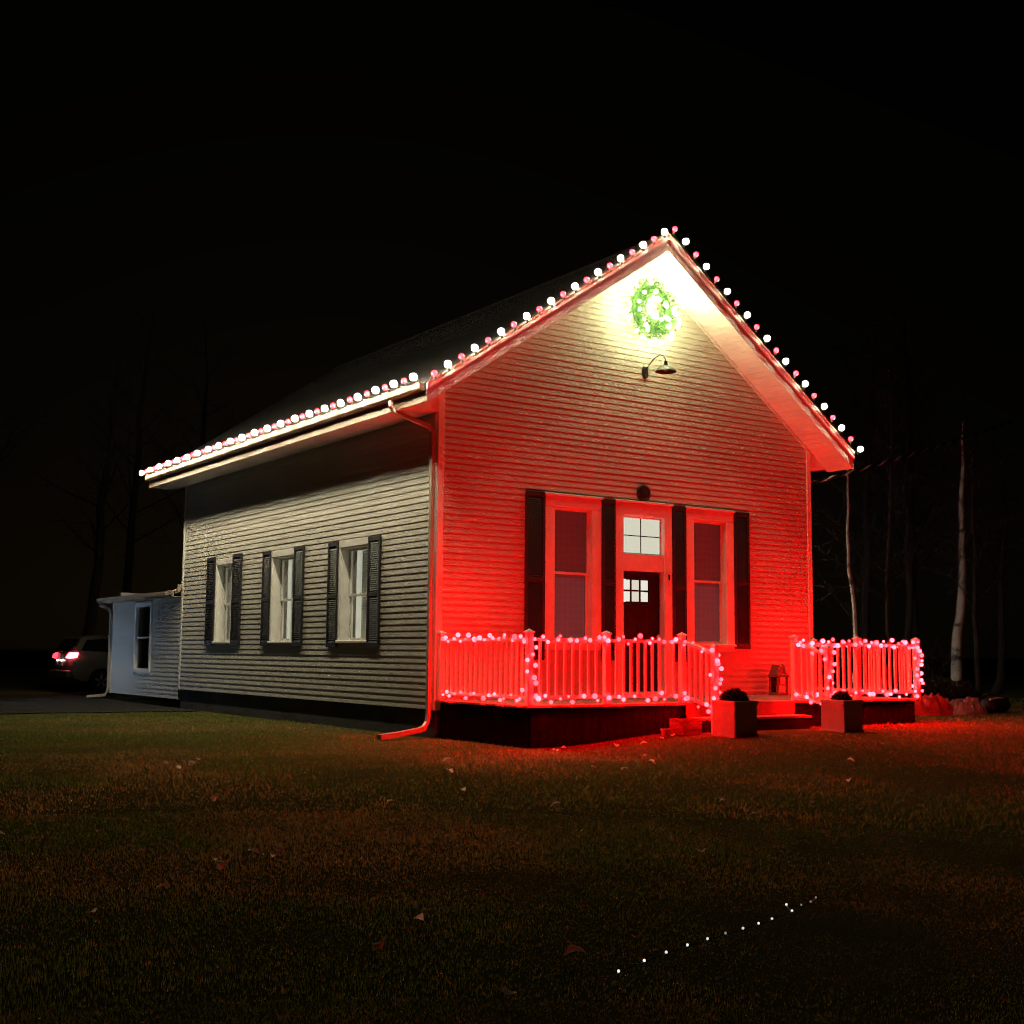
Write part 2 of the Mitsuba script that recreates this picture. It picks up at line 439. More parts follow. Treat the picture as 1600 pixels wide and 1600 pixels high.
# rake soffit in ribbed strips across the overhang
for s, (x0, x1, slope) in enumerate(((TLX, APX, SL), (TRX, APX, -SR))):
    L = abs(x1 - x0)
    n = int(L / 0.105)
    for i in range(n):
        a, b = x0 + (x1 - x0) * (i + 0.05) / n, x0 + (x1 - x0) * (i + 0.95) / n
        a, b = min(a, b), max(a, b)
        put(house, 'soffit_strip', prism([rake_line(a, -RD + 0.010), rake_line(b, -RD + 0.010), rake_line(b, -RD + 0.022), rake_line(a, -RD + 0.022)], 'y', FY + 0.026, -0.030), 'm_soffit')
    put(house, 'soffit_backing', rake_mesh(min(x0, x1) + 0.02, max(x0, x1) - 0.002, -RD + 0.03, -RD + 0.024, FY + 0.03, 0.02), 'm_soffit')
    put(house, 'frieze', rake_mesh(max(min(x0, x1), 0.03), min(max(x0, x1), W - 0.03), -RD - 0.0, -RD - 0.055, -0.030, -0.004), 'm_trim')
# eaves: soffit, fascia, end boxes
ZS = 5.07
put(house, 'eave_soffit', box(-0.60, -0.02, 0.005, RY - 0.02, ZS, ZS + 0.015), 'm_soffit')
put(house, 'eave_soffit', box(W + 0.02, TRX - 0.02, 0.005, RY - 0.02, ZS - 0.12, ZS - 0.105), 'm_soffit')
put(house, 'fascia', box(-0.625, -0.601, FY + 0.03, RY, ZS - 0.008, TLZ - 0.012), 'm_eave')
put(house, 'fascia', box(TRX - 0.02, TRX + 0.004, FY + 0.03, RY, ZS - 0.13, TRZ - 0.012), 'm_trim')
put(house, 'eave_end', prism([(-0.60, ZS), (0.012, ZS), (0.012, roof_under(0)), (-0.60, max(ZS + .01, roof_under(-0.6)))], 'y', -0.012, 0.004), 'm_trim')
put(house, 'eave_end', prism([(W - 0.01, ZS - 0.12), (TRX - 0.02, ZS - 0.12), (TRX - 0.02, roof_under(TRX - .02)), (W - 0.01, roof_under(W - 0.01))], 'y', -0.012, 0.004), 'm_trim')
# gutter with downspout at the front corner
gut = put(house, 'gutter', prism([(-0.6255, 5.34), (-0.6255, 5.219), (-0.692, 5.219), (-0.724, 5.256), (-0.738, 5.33), (-0.745, 5.34), (-0.730, 5.338), (-0.718, 5.262), (-0.688, 5.226), (-0.632, 5.226), (-0.632, 5.34)], 'y', FY + 0.04, RY - 0.01), 'm_eave')
put(gut, 'end_cap', prism([(-0.632, 5.335), (-0.632, 5.221), (-0.69, 5.221), (-0.722, 5.257), (-0.735, 5.335)], 'y', FY + 0.032, FY + 0.0395), 'm_eave')


def spout(pts, w=0.036, d=0.028):
    """rectangular pipe along a polyline"""
    pts = np.asarray(pts, float)
    d_ = np.gradient(pts, axis=0)
    v, f = [], []
    for p, t in zip(pts, d_):
        t = t / np.linalg.norm(t)
        u = np.array([0.0, 1.0, 0.0])
        u = u - t * (u @ t)
        u /= np.linalg.norm(u)
        n = np.cross(t, u)
        v += [p + w * u + d * n, p - w * u + d * n, p - w * u - d * n, p + w * u - d * n]
    for i in range(len(pts) - 1):
        for k in range(4):
            a, b = 4 * i + k, 4 * i + (k + 1) % 4
            f += [(a, b, b + 4), (a, b + 4, a + 4)]
    m = 4 * (len(pts) - 1)
    f += [(0, 2, 1), (0, 3, 2), (m, m + 1, m + 2), (m, m + 2, m + 3)]
    return trimesh.Trimesh(np.array(v), np.array(f), process=False)


ds = put(house, 'downspout', spout([(-0.67, 0.36, 5.23), (-0.67, 0.36, 5.14), (-0.62, 0.34, 5.06), (-0.34, 0.22, 4.93), (-0.12, 0.12, 4.84), (-0.065, 0.10, 4.76), (-0.060, 0.10, 4.60), (-0.060, 0.10, 2.4), (-0.060, 0.10, 0.34), (-0.075, 0.10, 0.24), (-0.15, 0.08, 0.15)]), 'm_gutter')
put(ds, 'extension', spout([(-0.13, 0.085, 0.158), (-0.25, 0.05, 0.125), (-0.62, -0.04, 0.085), (-1.04, -0.15, 0.055)], 0.046, 0.036), 'm_gutter')
for zz in (1.2, 3.0, 4.4):
    put(ds, 'strap', box(-0.0925, -0.027, 0.058, 0.142, zz, zz + 0.03), 'm_gutter')

# ---- windows of the side
def shutter_mesh(w, h, t=0.032):
    """louvred shutter, lower left corner at the origin, in the xz plane, front at y = -t"""
    st = 0.05
    fr = cat([cham(0, st, -t, 0, 0, h, 0.004), cham(w - st, w, -t, 0, 0, h, 0.004), cham(st, w - st, -t + 0.001, 0, 0, 0.09, 0.004), cham(st, w - st, -t + 0.001, 0, h - 0.08, h, 0.004), cham(st, w - st, -t + 0.001, 0, h * 0.46, h * 0.46 + 0.07, 0.004), box(st, w - st, -0.005, 0.0, 0.09, h - 0.08)])
    lv = []
    z = 0.10
    while z < h - 0.12:
        if not (h * 0.46 - 0.035 < z < h * 0.46 + 0.07):
            lv.append(prism([(-0.010, z + 0.030), (-0.007, z + 0.033), (-t + 0.006, z + 0.004), (-t + 0.004, z)], 'x', st, w - st))
        z += 0.036
    return fr, cat(lv)


def face(m, side):
    """a mesh made for the front (outside towards -y) turned to the left wall (outside towards -x): (x, y, z) -> (y, x, z)"""
    if side == 'front':
        return m
    m = m.copy()
    v = m.vertices
    m.vertices = np.c_[v[:, 1], v[:, 0], v[:, 2]]
    m.invert()
    return m


def moved(m, x, y, z):
    m = m.copy()
    m.apply_translation((x, y, z))
    return m


def shutters(side, spots):
    for a, b, z0, z1 in spots:
        fr, lv = shutter_mesh(b - a, z1 - z0)
        k = put(house, 'shutter', face(moved(fr, a, -0.020, z0), side), 'm_shutter')
        put(k, 'louvres', face(moved(lv, a, -0.020, z0), side), 'm_shutter', stuff=True)


shutters('left', [(9.275, 9.76, 1.42, 3.315), (7.81, 8.29, 1.42, 3.315), (6.32, 6.71, 1.41, 3.275), (4.80, 5.225, 1.40, 3.28), (3.36, 3.76, 1.38, 3.25), (1.79, 2.225, 1.37, 3.25)])
shutters('front', [(1.64, 2.03, 1.20, 3.955), (3.22, 3.51, 1.20, 3.94), (4.805, 5.12, 1.18, 3.935), (6.30, 6.675, 1.42, 3.925)])

GLOW = (0.40, 0.41, 0.33)
for i, (y0, y1, z0, z1) in enumerate(S_WIN):
    w = put(house, 'side_window', face(cat([  # casing with the deep jambs
        cham(y0 - 0.05, y1 + 0.05, -0.030, 0.0, z1, z1 + 0.125), cham(y0 - 0.05, y0, -0.029, 0.0, z0 + 0.001, z1 - 0.001), cham(y1, y1 + 0.05, -0.029, 0.0, z0 + 0.001, z1 - 0.001),
        cham(y0 - 0.06, y1 + 0.06, -0.060, 0.205, z0 - 0.045, z0, 0.008), box(y1 - 0.002, y1 + 0.015, 0.0, 0.205, z0 + 0.001, z1), box(y0 - 0.015, y0 + 0.002, 0.0, 0.205, z0 + 0.001, z1), box(y0 + .003, y1 - .003, 0.0, 0.205, z1 - 0.012, z1 + 0.01)]), 'left'), 'm_trim')
    zm = (z0 + z1) / 2 - 0.02
    a, b = y0 + 0.004, y1 - 0.004
    for nm, (za, zb, yy) in (('upper_sash', (zm - 0.02, z1 - 0.013, 0.160)), ('lower_sash', (z0 + 0.002, zm + 0.02, 0.195))):
        put(w, nm, face(cat([cham(a, a + 0.05, yy, yy + 0.034, za, zb, .004), cham(b - 0.05, b, yy, yy + 0.034, za, zb, .004), cham(a + 0.05, b - 0.05, yy + .001, yy + 0.033, za, za + 0.045, .004), cham(a + 0.05, b - 0.05, yy + .001, yy + 0.033, zb - 0.042, zb, .004)]), 'left'), 'm_shutter' if False else 'm_trim')
        put(w, 'pane', face(box(a + 0.05, b - 0.05, yy + 0.016, yy + 0.0165, za + 0.045, zb - 0.042), 'left').slice_plane([yy + 0.01625, 0, 0], [-1, 0, 0]), 'm_glass')
    # lit room seen beside a lowered blind
    put(w, 'blind', face(cat([box(a + 0.02, b - 0.30, 0.262, 0.266, zz, zz + 0.043) for zz in np.arange(z0 + 0.05, z1 - 0.06, 0.048)]), 'left'), 'm_blind')
    put(w, 'lit_room', {**mikit.ply(face(box(a - 0.1, b + 0.1, 0.36, 0.37, z0 - 0.1, z1 + 0.1), 'left'), 'm_blind'), 'emitter': {'type': 'area', 'radiance': {'type': 'rgb', 'value': shown(list(GLOW))}}})
for i, (y0, y1, z0, z1) in enumerate(R_WIN):
    x = W - 0.05
    w = put(house, 'rear_side_window', cat([cham(W - 0.02, W + 0.03, y0 - 0.05, y1 + 0.05, z1, z1 + 0.12), cham(W - 0.02, W + 0.06, y0 - 0.05, y1 + 0.05, z0 - 0.05, z0), cham(W - 0.02, W + 0.029, y0 - 0.05, y0, z0, z1), cham(W - 0.02, W + 0.029, y1, y1 + 0.05, z0, z1), cham(W - .06, W - .02, y0, y1, (z0 + z1) / 2 - .025, (z0 + z1) / 2 + .025)]), 'm_trim')
    put(w, 'lit_pane', {**mikit.ply(box(x - 0.01, x, y0, y1, z0, z1), 'm_blind'), 'emitter': {'type': 'area', 'radiance': {'type': 'rgb', 'value': shown([1.2, 1.1, 0.9])}}})

# ---- windows and door of the front
for i, ((x0, x1, z0, z1), (c0, c1, cz0, cz1)) in enumerate(zip(F_WIN, [F_CASE[0], F_CASE[2]])):
    w = put(house, 'front_window', cat([cham(c0, x0, -0.032, 0.0, cz0 + 0.002, z1), cham(x1, c1, -0.032, 0.0, cz0 + 0.002, z1), cham(c0, c1, -0.034, 0.0, z1 + 0.001, cz1 - 0.03), cham(c0 - 0.02, c1 + 0.02, -0.060, 0.0, cz1 - 0.028, cz1 + 0.012),
        cham(x0 + .001, x1 - .001, -0.033, 0.0, cz0 + 0.002, z0 - 0.05), cham(c0 - 0.005, c1 + 0.005, -0.075, 0.11, z0 - 0.048, z0, 0.008), box(x0 - 0.014, x0 + 0.002, 0.0, 0.13, z0, z1), box(x1 - 0.002, x1 + 0.014, 0.0, 0.13, z0, z1), box(x0 + .003, x1 - .003, 0.0, 0.13, z1 - 0.01, z1 + 0.01)]), 'm_trim')
    zm = 2.64 - 0.02 * i
    a, b = x0 + 0.004, x1 - 0.004
    for nm, (za, zb, yy) in (('upper_sash', (zm - 0.02, z1 - 0.011, 0.070)), ('lower_sash', (z0 + 0.002, zm + 0.025, 0.105))):
        put(w, nm, cat([cham(a, a + 0.042, yy, yy + 0.03, za, zb, .004), cham(b - 0.042, b, yy, yy + 0.03, za, zb, .004), cham(a + 0.042, b - 0.042, yy + .001, yy + 0.029, za, za + 0.04, .004), cham(a + 0.042, b - 0.042, yy + .001, yy + 0.029, zb - 0.035, zb, .004)]), 'm_trim')
        put(w, 'insect_screen', box(a + 0.042, b - 0.042, yy + 0.006, yy + 0.0065, za + 0.04, zb - 0.035).slice_plane([0, yy + 0.00625, 0], [0, -1, 0]), 'm_screen')
        put(w, 'pane', box(a + 0.042, b - 0.042, yy + 0.018, yy + 0.0185, za + 0.04, zb - 0.035).slice_plane([0, yy + 0.01825, 0], [0, -1, 0]), 'm_glass')
        glow = (0.020, 0.014, 0.014) if nm == 'upper_sash' else (0.050, 0.042, 0.044)
        put(w, 'lit_curtain', {**mikit.ply(box(a - 0.12, b + 0.12, 0.19 if nm == 'upper_sash' else 0.20, 0.195 if nm == 'upper_sash' else 0.205, za - 0.05, zb + (0.05 if nm == 'upper_sash' else -0.02)), 'm_blind'), 'emitter': {'type': 'area', 'radiance': {'type': 'rgb', 'value': shown(list(glow))}, 'sampling_weight': 0.05}})

x0, x1, z0, z1 = F_DOOR
c0, c1, cz0, cz1 = F_CASE[1]
fr = put(house, 'door_frame', cat([cham(c0, x0, -0.032, 0.0, 0.60, z1), cham(x1, c1, -0.032, 0.0, 0.60, z1), cham(c0, c1, -0.034, 0.0, z1 + 0.001, cz1 - 0.03), cham(c0 - 0.01, c1 + 0.02, -0.060, 0.0, cz1 - 0.028, cz1 + 0.012),
     box(x0 - 0.014, x0 + 0.002, 0.0, 0.16, z0, z1), box(x1 - 0.002, x1 + 0.014, 0.0, 0.16, z0, z1), cham(x0 + .003, x1 - .003, -0.005, 0.15, 2.74, 3.03), box(x0 + .003, x1 - .003, 0.0, 0.16, z1 - 0.012, z1 + 0.01), cham(x0 - .02, x1 + .02, -0.03, 0.15, 0.60, 0.66)]), 'm_trim')
tr = put(house, 'transom', cat([cham(x0 + .004, x1 - .004, 0.06, 0.09, 3.031, 3.055), cham(x0 + .004, x1 - .004, 0.06, 0.09, z1 - 0.04, z1 - 0.013), cham(x0 + .004, x0 + 0.03, 0.061, 0.089, 3.056, z1 - 0.041), cham(x1 - 0.03, x1 - .004, 0.061, 0.089, 3.056, z1 - 0.041)]), 'm_trim')
put(tr, 'muntins', cat([box((x0 + x1) / 2 - 0.008, (x0 + x1) / 2 + 0.008, 0.066, 0.072, 3.056, z1 - 0.041), box(x0 + 0.03, x1 - 0.03, 0.0665, 0.0715, 3.345, 3.361)]), 'm_black_metal')
for a, b in ((x0 + 0.03, (x0 + x1) / 2 - 0.0085), ((x0 + x1) / 2 + 0.0085, x1 - 0.03)):
    for za, zb in ((3.056, 3.3445), (3.3615, z1 - 0.041)):
        put(tr, 'lit_pane', {**mikit.ply(box(a, b, 0.074, 0.080, za, zb), 'm_lit_glass'), 'emitter': {'type': 'area', 'radiance': {'type': 'rgb', 'value': shown(list(ROOM_LIGHT))}}})
dwx = [3.765 + 0.2025 * i for i in range(4)]
dwz = [2.20, 2.40, 2.60]
door = put(house, 'door', cat([cham(x0 + 0.005, dwx[0], 0.10, 0.145, 0.665, 2.735), cham(dwx[3], x1 - 0.005, 0.10, 0.145, 0.665, 2.735), box(dwx[0], dwx[3], 0.101, 0.144, 0.665, dwz[0]), box(dwx[0], dwx[3], 0.101, 0.144, dwz[2], 2.735),
    *[box(x - 0.013, x + 0.013, 0.098, 0.144, dwz[0], dwz[2]) for x in dwx[1:3]], box(dwx[0], dwx[3], 0.099, 0.143, dwz[1] - 0.013, dwz[1] + 0.013),
    *[cham(a, b, 0.092, 0.1005, za, zb, 0.01) for a, b in ((3.80, 4.04), (4.10, 4.34)) for za, zb in ((0.86, 1.95),)], cham(3.74, 4.40, 0.07, 0.10, 2.12, 2.16)]), 'm_door')
for i in range(3):
    for j in range(2):
        put(door, 'lit_pane', {**mikit.ply(box(dwx[i] + 0.014, dwx[i + 1] - 0.014, 0.118, 0.124, dwz[j] + 0.014, dwz[j + 1] - 0.014), 'm_lit_glass'),
            'emitter': {'type': 'area', 'radiance': {'type': 'rgb', 'value': shown([0.80 - 0.12 * (i == 1), 0.80 - 0.13 * (i == 1), 0.68 - 0.14 * (i == 1)])}}})
kn = lathe([(0.0, 0.0), (0.012, 0.0), (0.012, 0.03), (0.03, 0.04), (0.032, 0.055), (0.02, 0.07), (0, 0.072)], 14)
kn.apply_transform(trimesh.transformations.rotation_matrix(math.pi / 2, (1, 0, 0)))
put(door, 'knob', moved(kn, 4.54, 0.10, 1.62), 'm_chrome', smooth=40)
put(house, 'doorbell', cham(4.70, 4.735, -0.052, -0.0325, 2.60, 2.70), 'm_black_metal')

# ---------------------------------------------------------------- round plaque and barn lamp on the gable
pl = lathe([(0.0, 0.030), (0.085, 0.030), (0.10, 0.022), (0.115, 0.035), (0.14, 0.030), (0.15, 0.012), (0.15, 0.0)], 40)
pl.apply_transform(trimesh.transformations.rotation_matrix(math.pi / 2, (1, 0, 0)))
k = thing('wall_plaque', 'round black plaque on the wall above the front door', 'plaque')
put(k, 'disc', moved(pl, 4.15, -0.018, 4.10), 'm_black_metal', smooth=35)
lx, lz = 4.19, 6.27
lamp = thing('barn_lamp', 'unlit dark gooseneck barn lamp on gable below the wreath', 'lamp')
bp = lathe([(0, 0.035), (0.05, 0.035), (0.062, 0.028), (0.062, 0)], 20)
bp.apply_transform(trimesh.transformations.rotation_matrix(math.pi / 2, (1, 0, 0)))
put(lamp, 'wall_mount', cat([moved(bp, lx, -0.012, lz), box(lx - 0.045, lx + 0.045, -0.06, -0.012, lz - 0.11, lz + 0.08)]), 'm_black_metal', smooth=35)
arm = [(lx, -0.04, lz + 0.02), (lx, -0.14, lz + 0.10), (lx, -0.28, lz + 0.19), (lx, -0.42, lz + 0.225), (lx, -0.53, lz + 0.19), (lx, -0.575, lz + 0.10), (lx, -0.58, lz + 0.02)]
put(lamp, 'arm', tube(arm, 0.010, 8), 'm_black_metal', smooth=40)
shd = lathe([(0.0, 0.10), (0.03, 0.10), (0.035, 0.03), (0.06, 0.02), (0.13, -0.02), (0.185, -0.075), (0.19, -0.085), (0.184, -0.083), (0.125, -0.03), (0.05, 0.008), (0, 0.01)], 32)
put(lamp, 'shade', moved(shd, lx, -0.58, lz - 0.02), 'm_black_metal', smooth=35)
glb = lathe([(0, 0.0), (0.028, -0.02), (0.035, -0.045), (0.025, -0.07), (0, -0.078)], 14)
put(lamp, 'bulb', moved(glb, lx, -0.58, lz - 0.02), 'm_bulb', smooth=True)

yw = thing('barn_lamp', 'lit barn lamp on the right hand wall facing the woods', 'lamp')
qx, qy, qz = W + 0.02, 9.8, 4.15
put(yw, 'wall_mount', box(qx - 0.03, qx + 0.03, qy - 0.06, qy + 0.06, qz + 0.10, qz + 0.28), 'm_black_metal')
put(yw, 'arm', tube([(qx + 0.03, qy, qz + 0.2), (qx + 0.15, qy, qz + 0.30), (qx + 0.30, qy, qz + 0.28), (qx + 0.34, qy, qz + 0.11)], 0.012, 8), 'm_black_metal', smooth=40)
put(yw, 'shade', moved(lathe([(0.0, 0.10), (0.05, 0.10), (0.06, 0.06), (0.13, 0.03), (0.20, 0.005), (0.205, 0.0), (0.195, 0.0), (0.125, 0.022), (0.05, 0.05), (0, 0.052)], 28), qx + 0.34, qy, qz), 'm_black_metal', smooth=35)
put(yw, 'bulb', {**mikit.ply(moved(lathe([(0, -0.075), (0.035, -0.065), (0.055, -0.03), (0.05, 0.0), (0.03, 0.035), (0, 0.04)], 14), qx + 0.34, qy, qz), 'm_bulb', smooth=True), 'emitter': {'type': 'area', 'radiance': {'type': 'rgb', 'value': shown([7000.0, 6500.0, 5200.0])}, 'sampling_weight': 30.0}})

# ---------------------------------------------------------------- the annex at the rear
annex = thing('annex', 'low lean-to annex with white trimmed window behind the house', 'annex')
AY0, AY1, AW = D + 0.03, 16.55, 4.2
AZ0, AZ1 = 0.20, 2.50
awin = (13.42, 14.90, 0.80, 2.42)
awin = (13.50, 14.55, 0.86, 2.36)
put(annex, 'wall', cat([box(0.016, 0.14, a, b, za, zb) for a, b, za, zb in wall_boxes(AY0, AY1, AZ0, AZ1, [awin])]), 'm_siding')
put(annex, 'wall', cat([box(0.14, AW, AY1 - 0.14, AY1 - 0.0, AZ0, AZ1 + 0.3), box(AW - 0.14, AW, AY0, AY1 - 0.14, AZ0, AZ1 + 0.3)]), 'm_siding')
z, k = AZ0, 0
while z < AZ1 - 0.03:
    segs = [(s, e, s, e) for s, e in cut(AY0 + 0.02, AY1 - 0.06, z, [(awin[0] - 0.12, awin[1] + 0.12, awin[2] - 0.10, awin[3] + 0.10)])]
    for sg in segs:
        put(annex, 'siding_board', board([sg], z, lambda a, o, zz: (-o, a, zz), 4000 + k), 'm_siding')
    z += CO; k += 1
put(annex, 'corner_post', cham(-0.026, 0.03, AY1 - 0.06, AY1 + 0.026, AZ0 - 0.01, AZ1), 'm_trim')
rf = put(annex, 'roof', prism([(-0.20, AZ1 + 0.10), (-0.20, AZ1 + 0.16), (AW + 0.2, AZ1 + 0.75), (AW + 0.2, AZ1 + 0.69)], 'y', AY0, AY1 + 0.55), 'm_shingle')
put(rf, 'fascia', cat([cham(-0.225, -0.2005, AY0, AY1 + 0.55, AZ1 + 0.02, AZ1 + 0.16), box(-0.20, 0.03, AY0, AY1 + .54, AZ1 + 0.02, AZ1 + 0.035), prism([(-0.20, AZ1 + 0.02), (-0.20, AZ1 + 0.10), (AW, AZ1 + 0.66), (AW, AZ1 + 0.56), (0.03, AZ1 + 0.02)], 'y', AY1 + 0.52, AY1 + 0.545)]), 'm_gutter')
ag = put(annex, 'gutter', box(-0.30, -0.226, AY0 + 0.3, AY1 + 0.55, AZ1 + 0.07, AZ1 + 0.15), 'm_gutter')
put(ag, 'end_elbow', spout([(-0.26, AY0 + 0.22, AZ1 + 0.12), (-0.2, AY0 + 0.08, AZ1 + 0.13), (-0.10, AY0 - 0.02, AZ1 + 0.17), (-0.075, AY0 - 0.04, AZ1 + 0.30)], 0.05, 0.04), 'm_gutter')
put(annex, 'downspout', spout([(-0.26, AY1 + 0.46, AZ1 + 0.08), (-0.24, AY1 + 0.40, AZ1 - 0.02), (-0.09, AY1 + 0.05, AZ1 - 0.14), (-0.065, AY1 - 0.02, AZ1 - 0.3), (-0.065, AY1 - 0.02, 0.3), (-0.12, AY1 + 0.05, 0.14), (-0.5, AY1 + 0.3, 0.10)]), 'm_gutter')
y0, y1, z0, z1 = awin
w = put(annex, 'window', face(cat([cham(y0 - 0.12, y0, -0.035, 0.02, z0 - 0.10, z1 + 0.10), cham(y1, y1 + 0.12, -0.035, 0.02, z0 - 0.10, z1 + 0.10), cham(y0, y1, -0.034, 0.02, z1, z1 + 0.10), cham(y0, y1, -0.034, 0.02, z0 - 0.10, z0)]), 'left'), 'm_trim')
put(w, 'sash', face(cat([cham(y0, y0 + 0.04, 0.0, 0.03, z0, z1), cham(y1 - 0.04, y1, 0.0, 0.03, z0, z1), cham(y0 + .04, y1 - .04, 0.001, 0.031, (z0 + z1) / 2 - 0.02, (z0 + z1) / 2 + 0.02)]), 'left'), 'm_trim')
put(w, 'pane', face(box(y0, y1, 0.015, 0.0155, z0, z1), 'left').slice_plane([0.01525, 0, 0], [-1, 0, 0]), 'm_glass')
put(w, 'curtain', face(box(y0 - 0.6, y1 + 0.6, 1.1, 1.105, z0 - 0.1, z1 + 0.1), 'left'), 'm_dark_room')

# ---------------------------------------------------------------- the porch
porch = thing('porch', 'wooden front porch with white baluster railings and dark skirting', 'porch')
PF = 0.585                    # floor
PY = -2.50
SX0, SX1 = 2.85, 5.25         # the stairs
n = 18
for i in range(n):
    a, b = PY + (-0.03 - PY) * i / n, PY + (-0.03 - PY) * (i + 1) / n - 0.006
    put(porch, 'deck_board', cham(-0.02, W + 0.0, a, b, PF - 0.035, PF, 0.004), 'm_deck')
put(porch, 'joists', cat([box(0.11, W - 0.11, PY + 0.12, PY + 0.16, PF - 0.20, PF - 0.036), box(0.11, 0.15, PY + 0.161, -0.05, PF - 0.20, PF - 0.036), box(W - 0.15, W - 0.11, PY + 0.161, -0.05, PF - 0.20, PF - 0.036)]), 'm_skirt')


def rail_run(p0, p1, posts, zlo=PF + 0.09, zhi=PF + 0.93, dz=0.0):
    """a railing from p0 to p1 (x, y): top and bottom rail, balusters; dz: how far it drops towards p1"""
    p0, p1 = np.array(p0, float), np.array(p1, float)
    L = np.linalg.norm(p1 - p0)
    u = (p1 - p0) / L
    nn = np.array([-u[1], u[0]])

    def beam(z0, z1, hw):
        v = []
        for p, d in ((p0, 0.0), (p1, dz)):
            for s in (-1, 1):
                for zz in (z0, z1):
                    q = p + nn * hw * s
                    v.append((q[0], q[1], zz - d))
        return trimesh.convex.convex_hull(np.array(v))
    put(porch, 'top_rail', beam(zhi - 0.04, zhi, 0.045), 'm_rail')
    put(porch, 'bottom_rail', beam(zlo, zlo + 0.038, 0.025), 'm_rail')
    m = max(2, int(round(L / 0.135)))
    for i in range(1, m):
        q = p0 + (p1 - p0) * i / m
        d = dz * i / m
        put(porch, 'baluster', trimesh.convex.convex_hull(cham(q[0] - 0.017, q[0] + 0.017, q[1] - 0.017, q[1] + 0.017, zlo + 0.038 - d, zhi - 0.041 - d, 0.003)), 'm_rail')


def post(x, y, z0, z1):
    k = put(porch, 'post', cham(x - 0.045, x + 0.045, y - 0.045, y + 0.045, z0, z1, 0.006), 'm_rail')
    put(k, 'cap', cat([cham(x - 0.06, x + 0.06, y - 0.06, y + 0.06, z1 + .0005, z1 + 0.025, 0.006), trimesh.convex.convex_hull(np.array([(x - .045, y - .045, z1 + .0255), (x + .045, y - .045, z1 + .0255), (x - .045, y + .045, z1 + .0255), (x + .045, y + .045, z1 + .0255), (x, y, z1 + .06)]))]), 'm_rail')


RX0, RX1, RYF = 0.04, W - 0.06, PY + 0.045
NY = -3.16                    # newels at the foot of the stairs
for (x, y) in ((RX0, RYF), (1.40, RYF), (SX0, RYF), (SX1, RYF), (6.75, RYF), (RX1, RYF)):
    post(x, y, PF + 0.0005, PF + 1.0)
for x in (RX0, RX1):
    post(x, -0.10, PF + 0.0005, PF + 1.0)
for x in (SX0, SX1):
    post(x, NY, float(ground_z(x, NY)) - 0.1, PF + 0.83)
rail_run((RX0, -0.145), (RX0, RYF + 0.045), None)
rail_run((RX0 + 0.045, RYF), (1.355, RYF), None)
rail_run((1.445, RYF), (SX0 - 0.045, RYF), None)
rail_run((SX1 + 0.045, RYF), (6.705, RYF), None)
rail_run((6.795, RYF), (RX1 - 0.045, RYF), None)
rail_run((RX1, -0.145), (RX1, RYF + 0.045), None)
rail_run((SX0, RYF - 0.045), (SX0, NY + 0.045), None, dz=0.16)
rail_run((SX1, RYF - 0.045), (SX1, NY + 0.045), None, dz=0.16)
# skirting boards
def skirt(p0, p1, out):
    p0, p1 = np.array(p0, float), np.array(p1, float)
    L = np.linalg.norm(p1 - p0)
    m = int(L / 0.145)
    for i in range(m):
        q0, q1 = p0 + (p1 - p0) * i / m, p0 + (p1 - p0) * ((i + 1) / m - 0.008 / L)
        off = np.array(out) * (0.022 + 0.004 * rng.random())
        gz = float(ground_z(*q0)) - 0.08
        xs, ys = sorted((q0[0], q1[0], q0[0] + off[0], q1[0] + off[0])), sorted((q0[1], q1[1], q0[1] + off[1], q1[1] + off[1]))
        put(porch, 'skirt_board', box(xs[0], xs[-1], ys[0], ys[-1], gz, PF - 0.037), 'm_skirt')


skirt((0.07, -0.05), (0.07, PY + 0.10), (1, 0))
skirt((0.10, PY + 0.08), (SX0 - 0.04, PY + 0.08), (0, 1))
skirt((SX1 + 0.04, PY + 0.08), (W - 0.08, PY + 0.08), (0, 1))
skirt((W - 0.07, -0.05), (W - 0.07, PY + 0.10), (-1, 0))
# stairs
gz = float(ground_z(4, -3.0))
for i, (ya, yb, zt) in enumerate(((PY - 0.34, PY + 0.03, 0.375),)):
    put(porch, 'tread', cham(SX0 + 0.06, SX1 - 0.06, ya - 0.03, yb, zt - 0.04, zt), 'm_deck')
    put(porch, 'riser', box(SX0 + 0.07, SX1 - 0.07, ya, ya + 0.025, gz - 0.1, zt - 0.041), 'm_skirt')
put(porch, 'riser', box(SX0 + 0.05, SX1 - 0.05, PY + 0.005, PY + 0.028, 0.376, PF - 0.037), 'm_deck')
for x in (SX0 + 0.045, SX1 - 0.095):
    put(porch, 'stringer', box(x, x + 0.02, PY - 0.335, PY + 0.004, gz - 0.1, 0.333), 'm_skirt')

# ---------------------------------------------------------------- light strings
def lit(mesh, mat, rad):
    return {**mikit.ply(mesh, mat, smooth=True), 'emitter': {'type': 'area', 'radiance': {'type': 'rgb', 'value': shown(list(rad))}}}


BIG = 0.056
SOCK = mikit.ply(lathe([(0.0, -0.05), (0.018, -0.05), (0.022, 0.0), (0.0, 0.0)], 8), 'm_wire', smooth=40)


def bulb(owner, name, radius, pos, axis, rad, mat, scale=1.0, weight=1.0):
    """a round bulb whose base sits at pos"""
    r = radius * scale
    a = np.asarray(axis, float) / np.linalg.norm(axis)
    put(owner, name, {'type': 'sphere', 'center': (np.asarray(pos) + a * r * 1.02).tolist(), 'radius': float(r), 'bsdf': {'type': 'ref', 'id': mat},
                      'emitter': {'type': 'area', 'radiance': {'type': 'rgb', 'value': shown(list(rad))}, 'sampling_weight': weight}})


